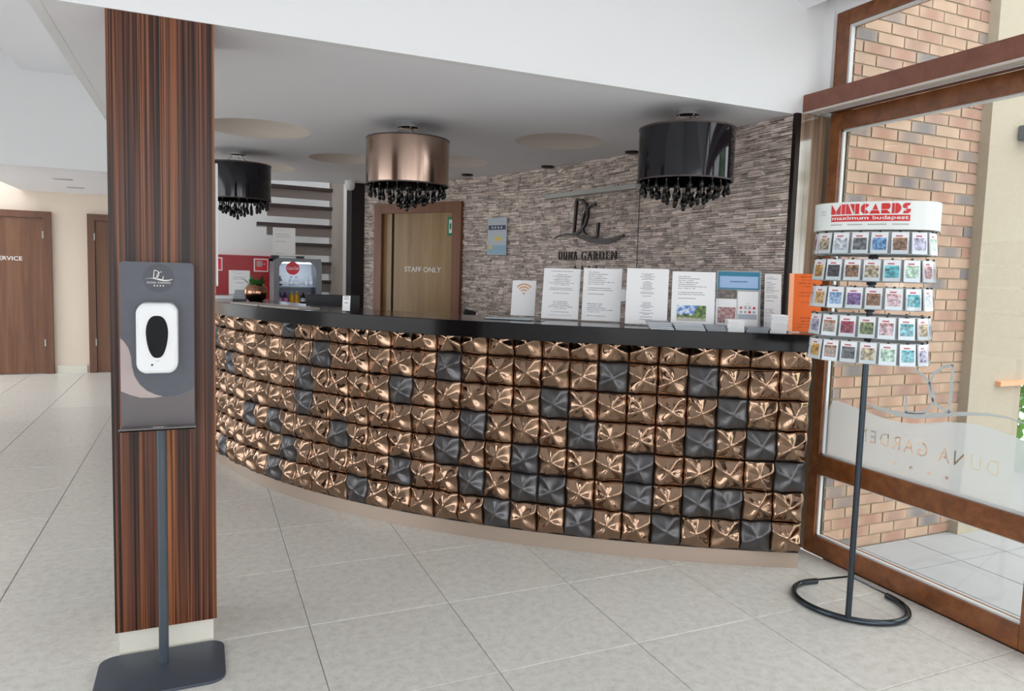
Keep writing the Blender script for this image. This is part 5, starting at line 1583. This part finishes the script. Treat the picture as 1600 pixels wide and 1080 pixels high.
def bottle(x, y, z, h, r, mat, cap, label, lab2=None):
    b = empty('bottle', (x, y, z))
    MB().solid([(r * .92, 0), (r, h * .05), (r, h * .55), (r * .85, h * .66), (r * .4, h * .80), (r * .36, h * .93)], 14, (x, y, z)).build('bottle_body', M[mat], b, smooth=True)
    MB().solid([(r * .42, h * .93), (r * .42, h)], 12, (x, y, z)).build('bottle_cap', M[cap], b)
    MB().lathe([(r * 1.03, h * .18), (r * 1.03, h * .46)], 14, (x, y, z)).build('bottle_label', M[lab2 or 'paper'], b, smooth=True)
    tag(b, label, 'bottle', 'bottles in the drinks fridge')
bottle(0.795, 8.16, 1.262, 0.105, 0.024, 'cola_bottle', 'black_plastic', 'small dark bottle with a pale label on the upper fridge shelf', 'paper')
bottle(0.912, 8.16, 1.262, 0.10, 0.026, 'clear_bottle', 'black_plastic', 'clear squat bottle in the middle of the upper fridge shelf, one of a pair')
bottle(0.966, 8.16, 1.262, 0.10, 0.026, 'clear_bottle', 'black_plastic', 'clear squat bottle in the middle of the upper fridge shelf, one of a pair')
bottle(1.085, 8.16, 1.262, 0.11, 0.021, 'clear_bottle', 'white_plastic', 'slim blue water bottle at the edge of the upper fridge shelf, one of a pair')
bottle(1.130, 8.16, 1.262, 0.11, 0.021, 'clear_bottle', 'white_plastic', 'slim blue water bottle at the edge of the upper fridge shelf, one of a pair')
bottle(0.790, 8.16, 1.065, 0.135, 0.028, 'purple_juice', 'pink_label', 'purple juice bottle with a pink label on the lower fridge shelf', 'pink_label')
bottle(0.850, 8.16, 1.065, 0.135, 0.028, 'purple_juice', 'pink_label', 'purple juice bottle with a pink label on the lower fridge shelf', 'pink_label')
bottle(0.918, 8.16, 1.065, 0.135, 0.027, 'amber_juice', 'white_plastic', 'amber juice bottle on the lower fridge shelf', 'amber_juice')
bottle(0.975, 8.16, 1.065, 0.135, 0.027, 'amber_juice', 'white_plastic', 'amber juice bottle on the lower fridge shelf', 'amber_juice')
bottle(1.040, 8.16, 1.065, 0.13, 0.026, 'cola_bottle', 'red_print', 'dark bottle with a red cap on the lower fridge shelf', 'paper')
bottle(1.105, 8.16, 1.065, 0.13, 0.026, 'clear_bottle', 'black_plastic', 'clear bottle with a dark cap on the lower fridge shelf')
# menu sheet in two black feet on top of the fridge
ms = empty('menu_stand', (0.83, 8.2, FZ))
PM = print_mat('menu_print', paper=(0.78, 0.75, 0.72), hw=0.12, hh=0.15, line=0.026, ink=(0.5, 0.46, 0.42), centre=False)
place('menu_sheet', MB().box((-0.118, -0.155, -0.001), (0.118, 0.155, 0.001)).mesh('menu_sheet'), PM, ms, frame((0.838, 8.17, FZ + 0.175), (1, 0, 0)))
for x_ in (0.735, 1.0): MB().box((x_ - .035, 8.12, FZ), (x_ + .045, 8.22, FZ + .028)).build('stand_foot', M['black_plastic'], ms, bevel=0.004)
MB().box((0.70, 8.155, FZ + .02), (0.99, 8.165, FZ + .024)).build('stand_bar', M['black_plastic'], ms)
tag(ms, 'tall white menu sheet held by black feet on top of the fridge', 'menu')
rc_ = empty('hydrant_cabinet', (0.5, 9.15, 0.75))
MB().box((0.165, 9.12, 0.75), (0.805, 9.199, 1.59)).build('cabinet_body', M['red_cabinet'], rc_, bevel=0.004)
for x0, x1 in ((0.588, 0.752), (0.17, 0.238)):
    fm_ = MB().box((x0, 9.114, 1.40), (x1, 9.119, 1.556)).build('fire_sign', M['paper'], rc_)
    MB().box((x0 + .012, 9.110, 1.412), (x1 - .012, 9.1145, 1.544)).build('sign_face', M['coke_red'], fm_)
    if x1 - x0 > .1:
        MB().box((x0 + .03, 9.107, 1.46), (x0 + .095, 9.1105, 1.53)).build('sign_pictogram', M['board_pink'], fm_)
        MB().box((x0 + .104, 9.107, 1.485), (x0 + .13, 9.1105, 1.50)).build('sign_pictogram', M['board_pink'], fm_)
tag(rc_, 'red fire hydrant cabinet with white edged signs on the stairwell wall', 'cabinet')
PN = print_mat('cabinet_notice_print', hw=0.11, hh=0.15, line=0.022, ink=(0.45, 0.45, 0.47))
no_ = place('notice_sheet', MB().box((-0.118, -0.151, -0.001), (0.118, 0.151, 0.001)).mesh('notice_sheet'), PN, None, frame((0.425, 9.117, 1.258), (1, 0, 0)))
tag(no_, 'white printed notice sheet taped onto the red hydrant cabinet', 'notice')
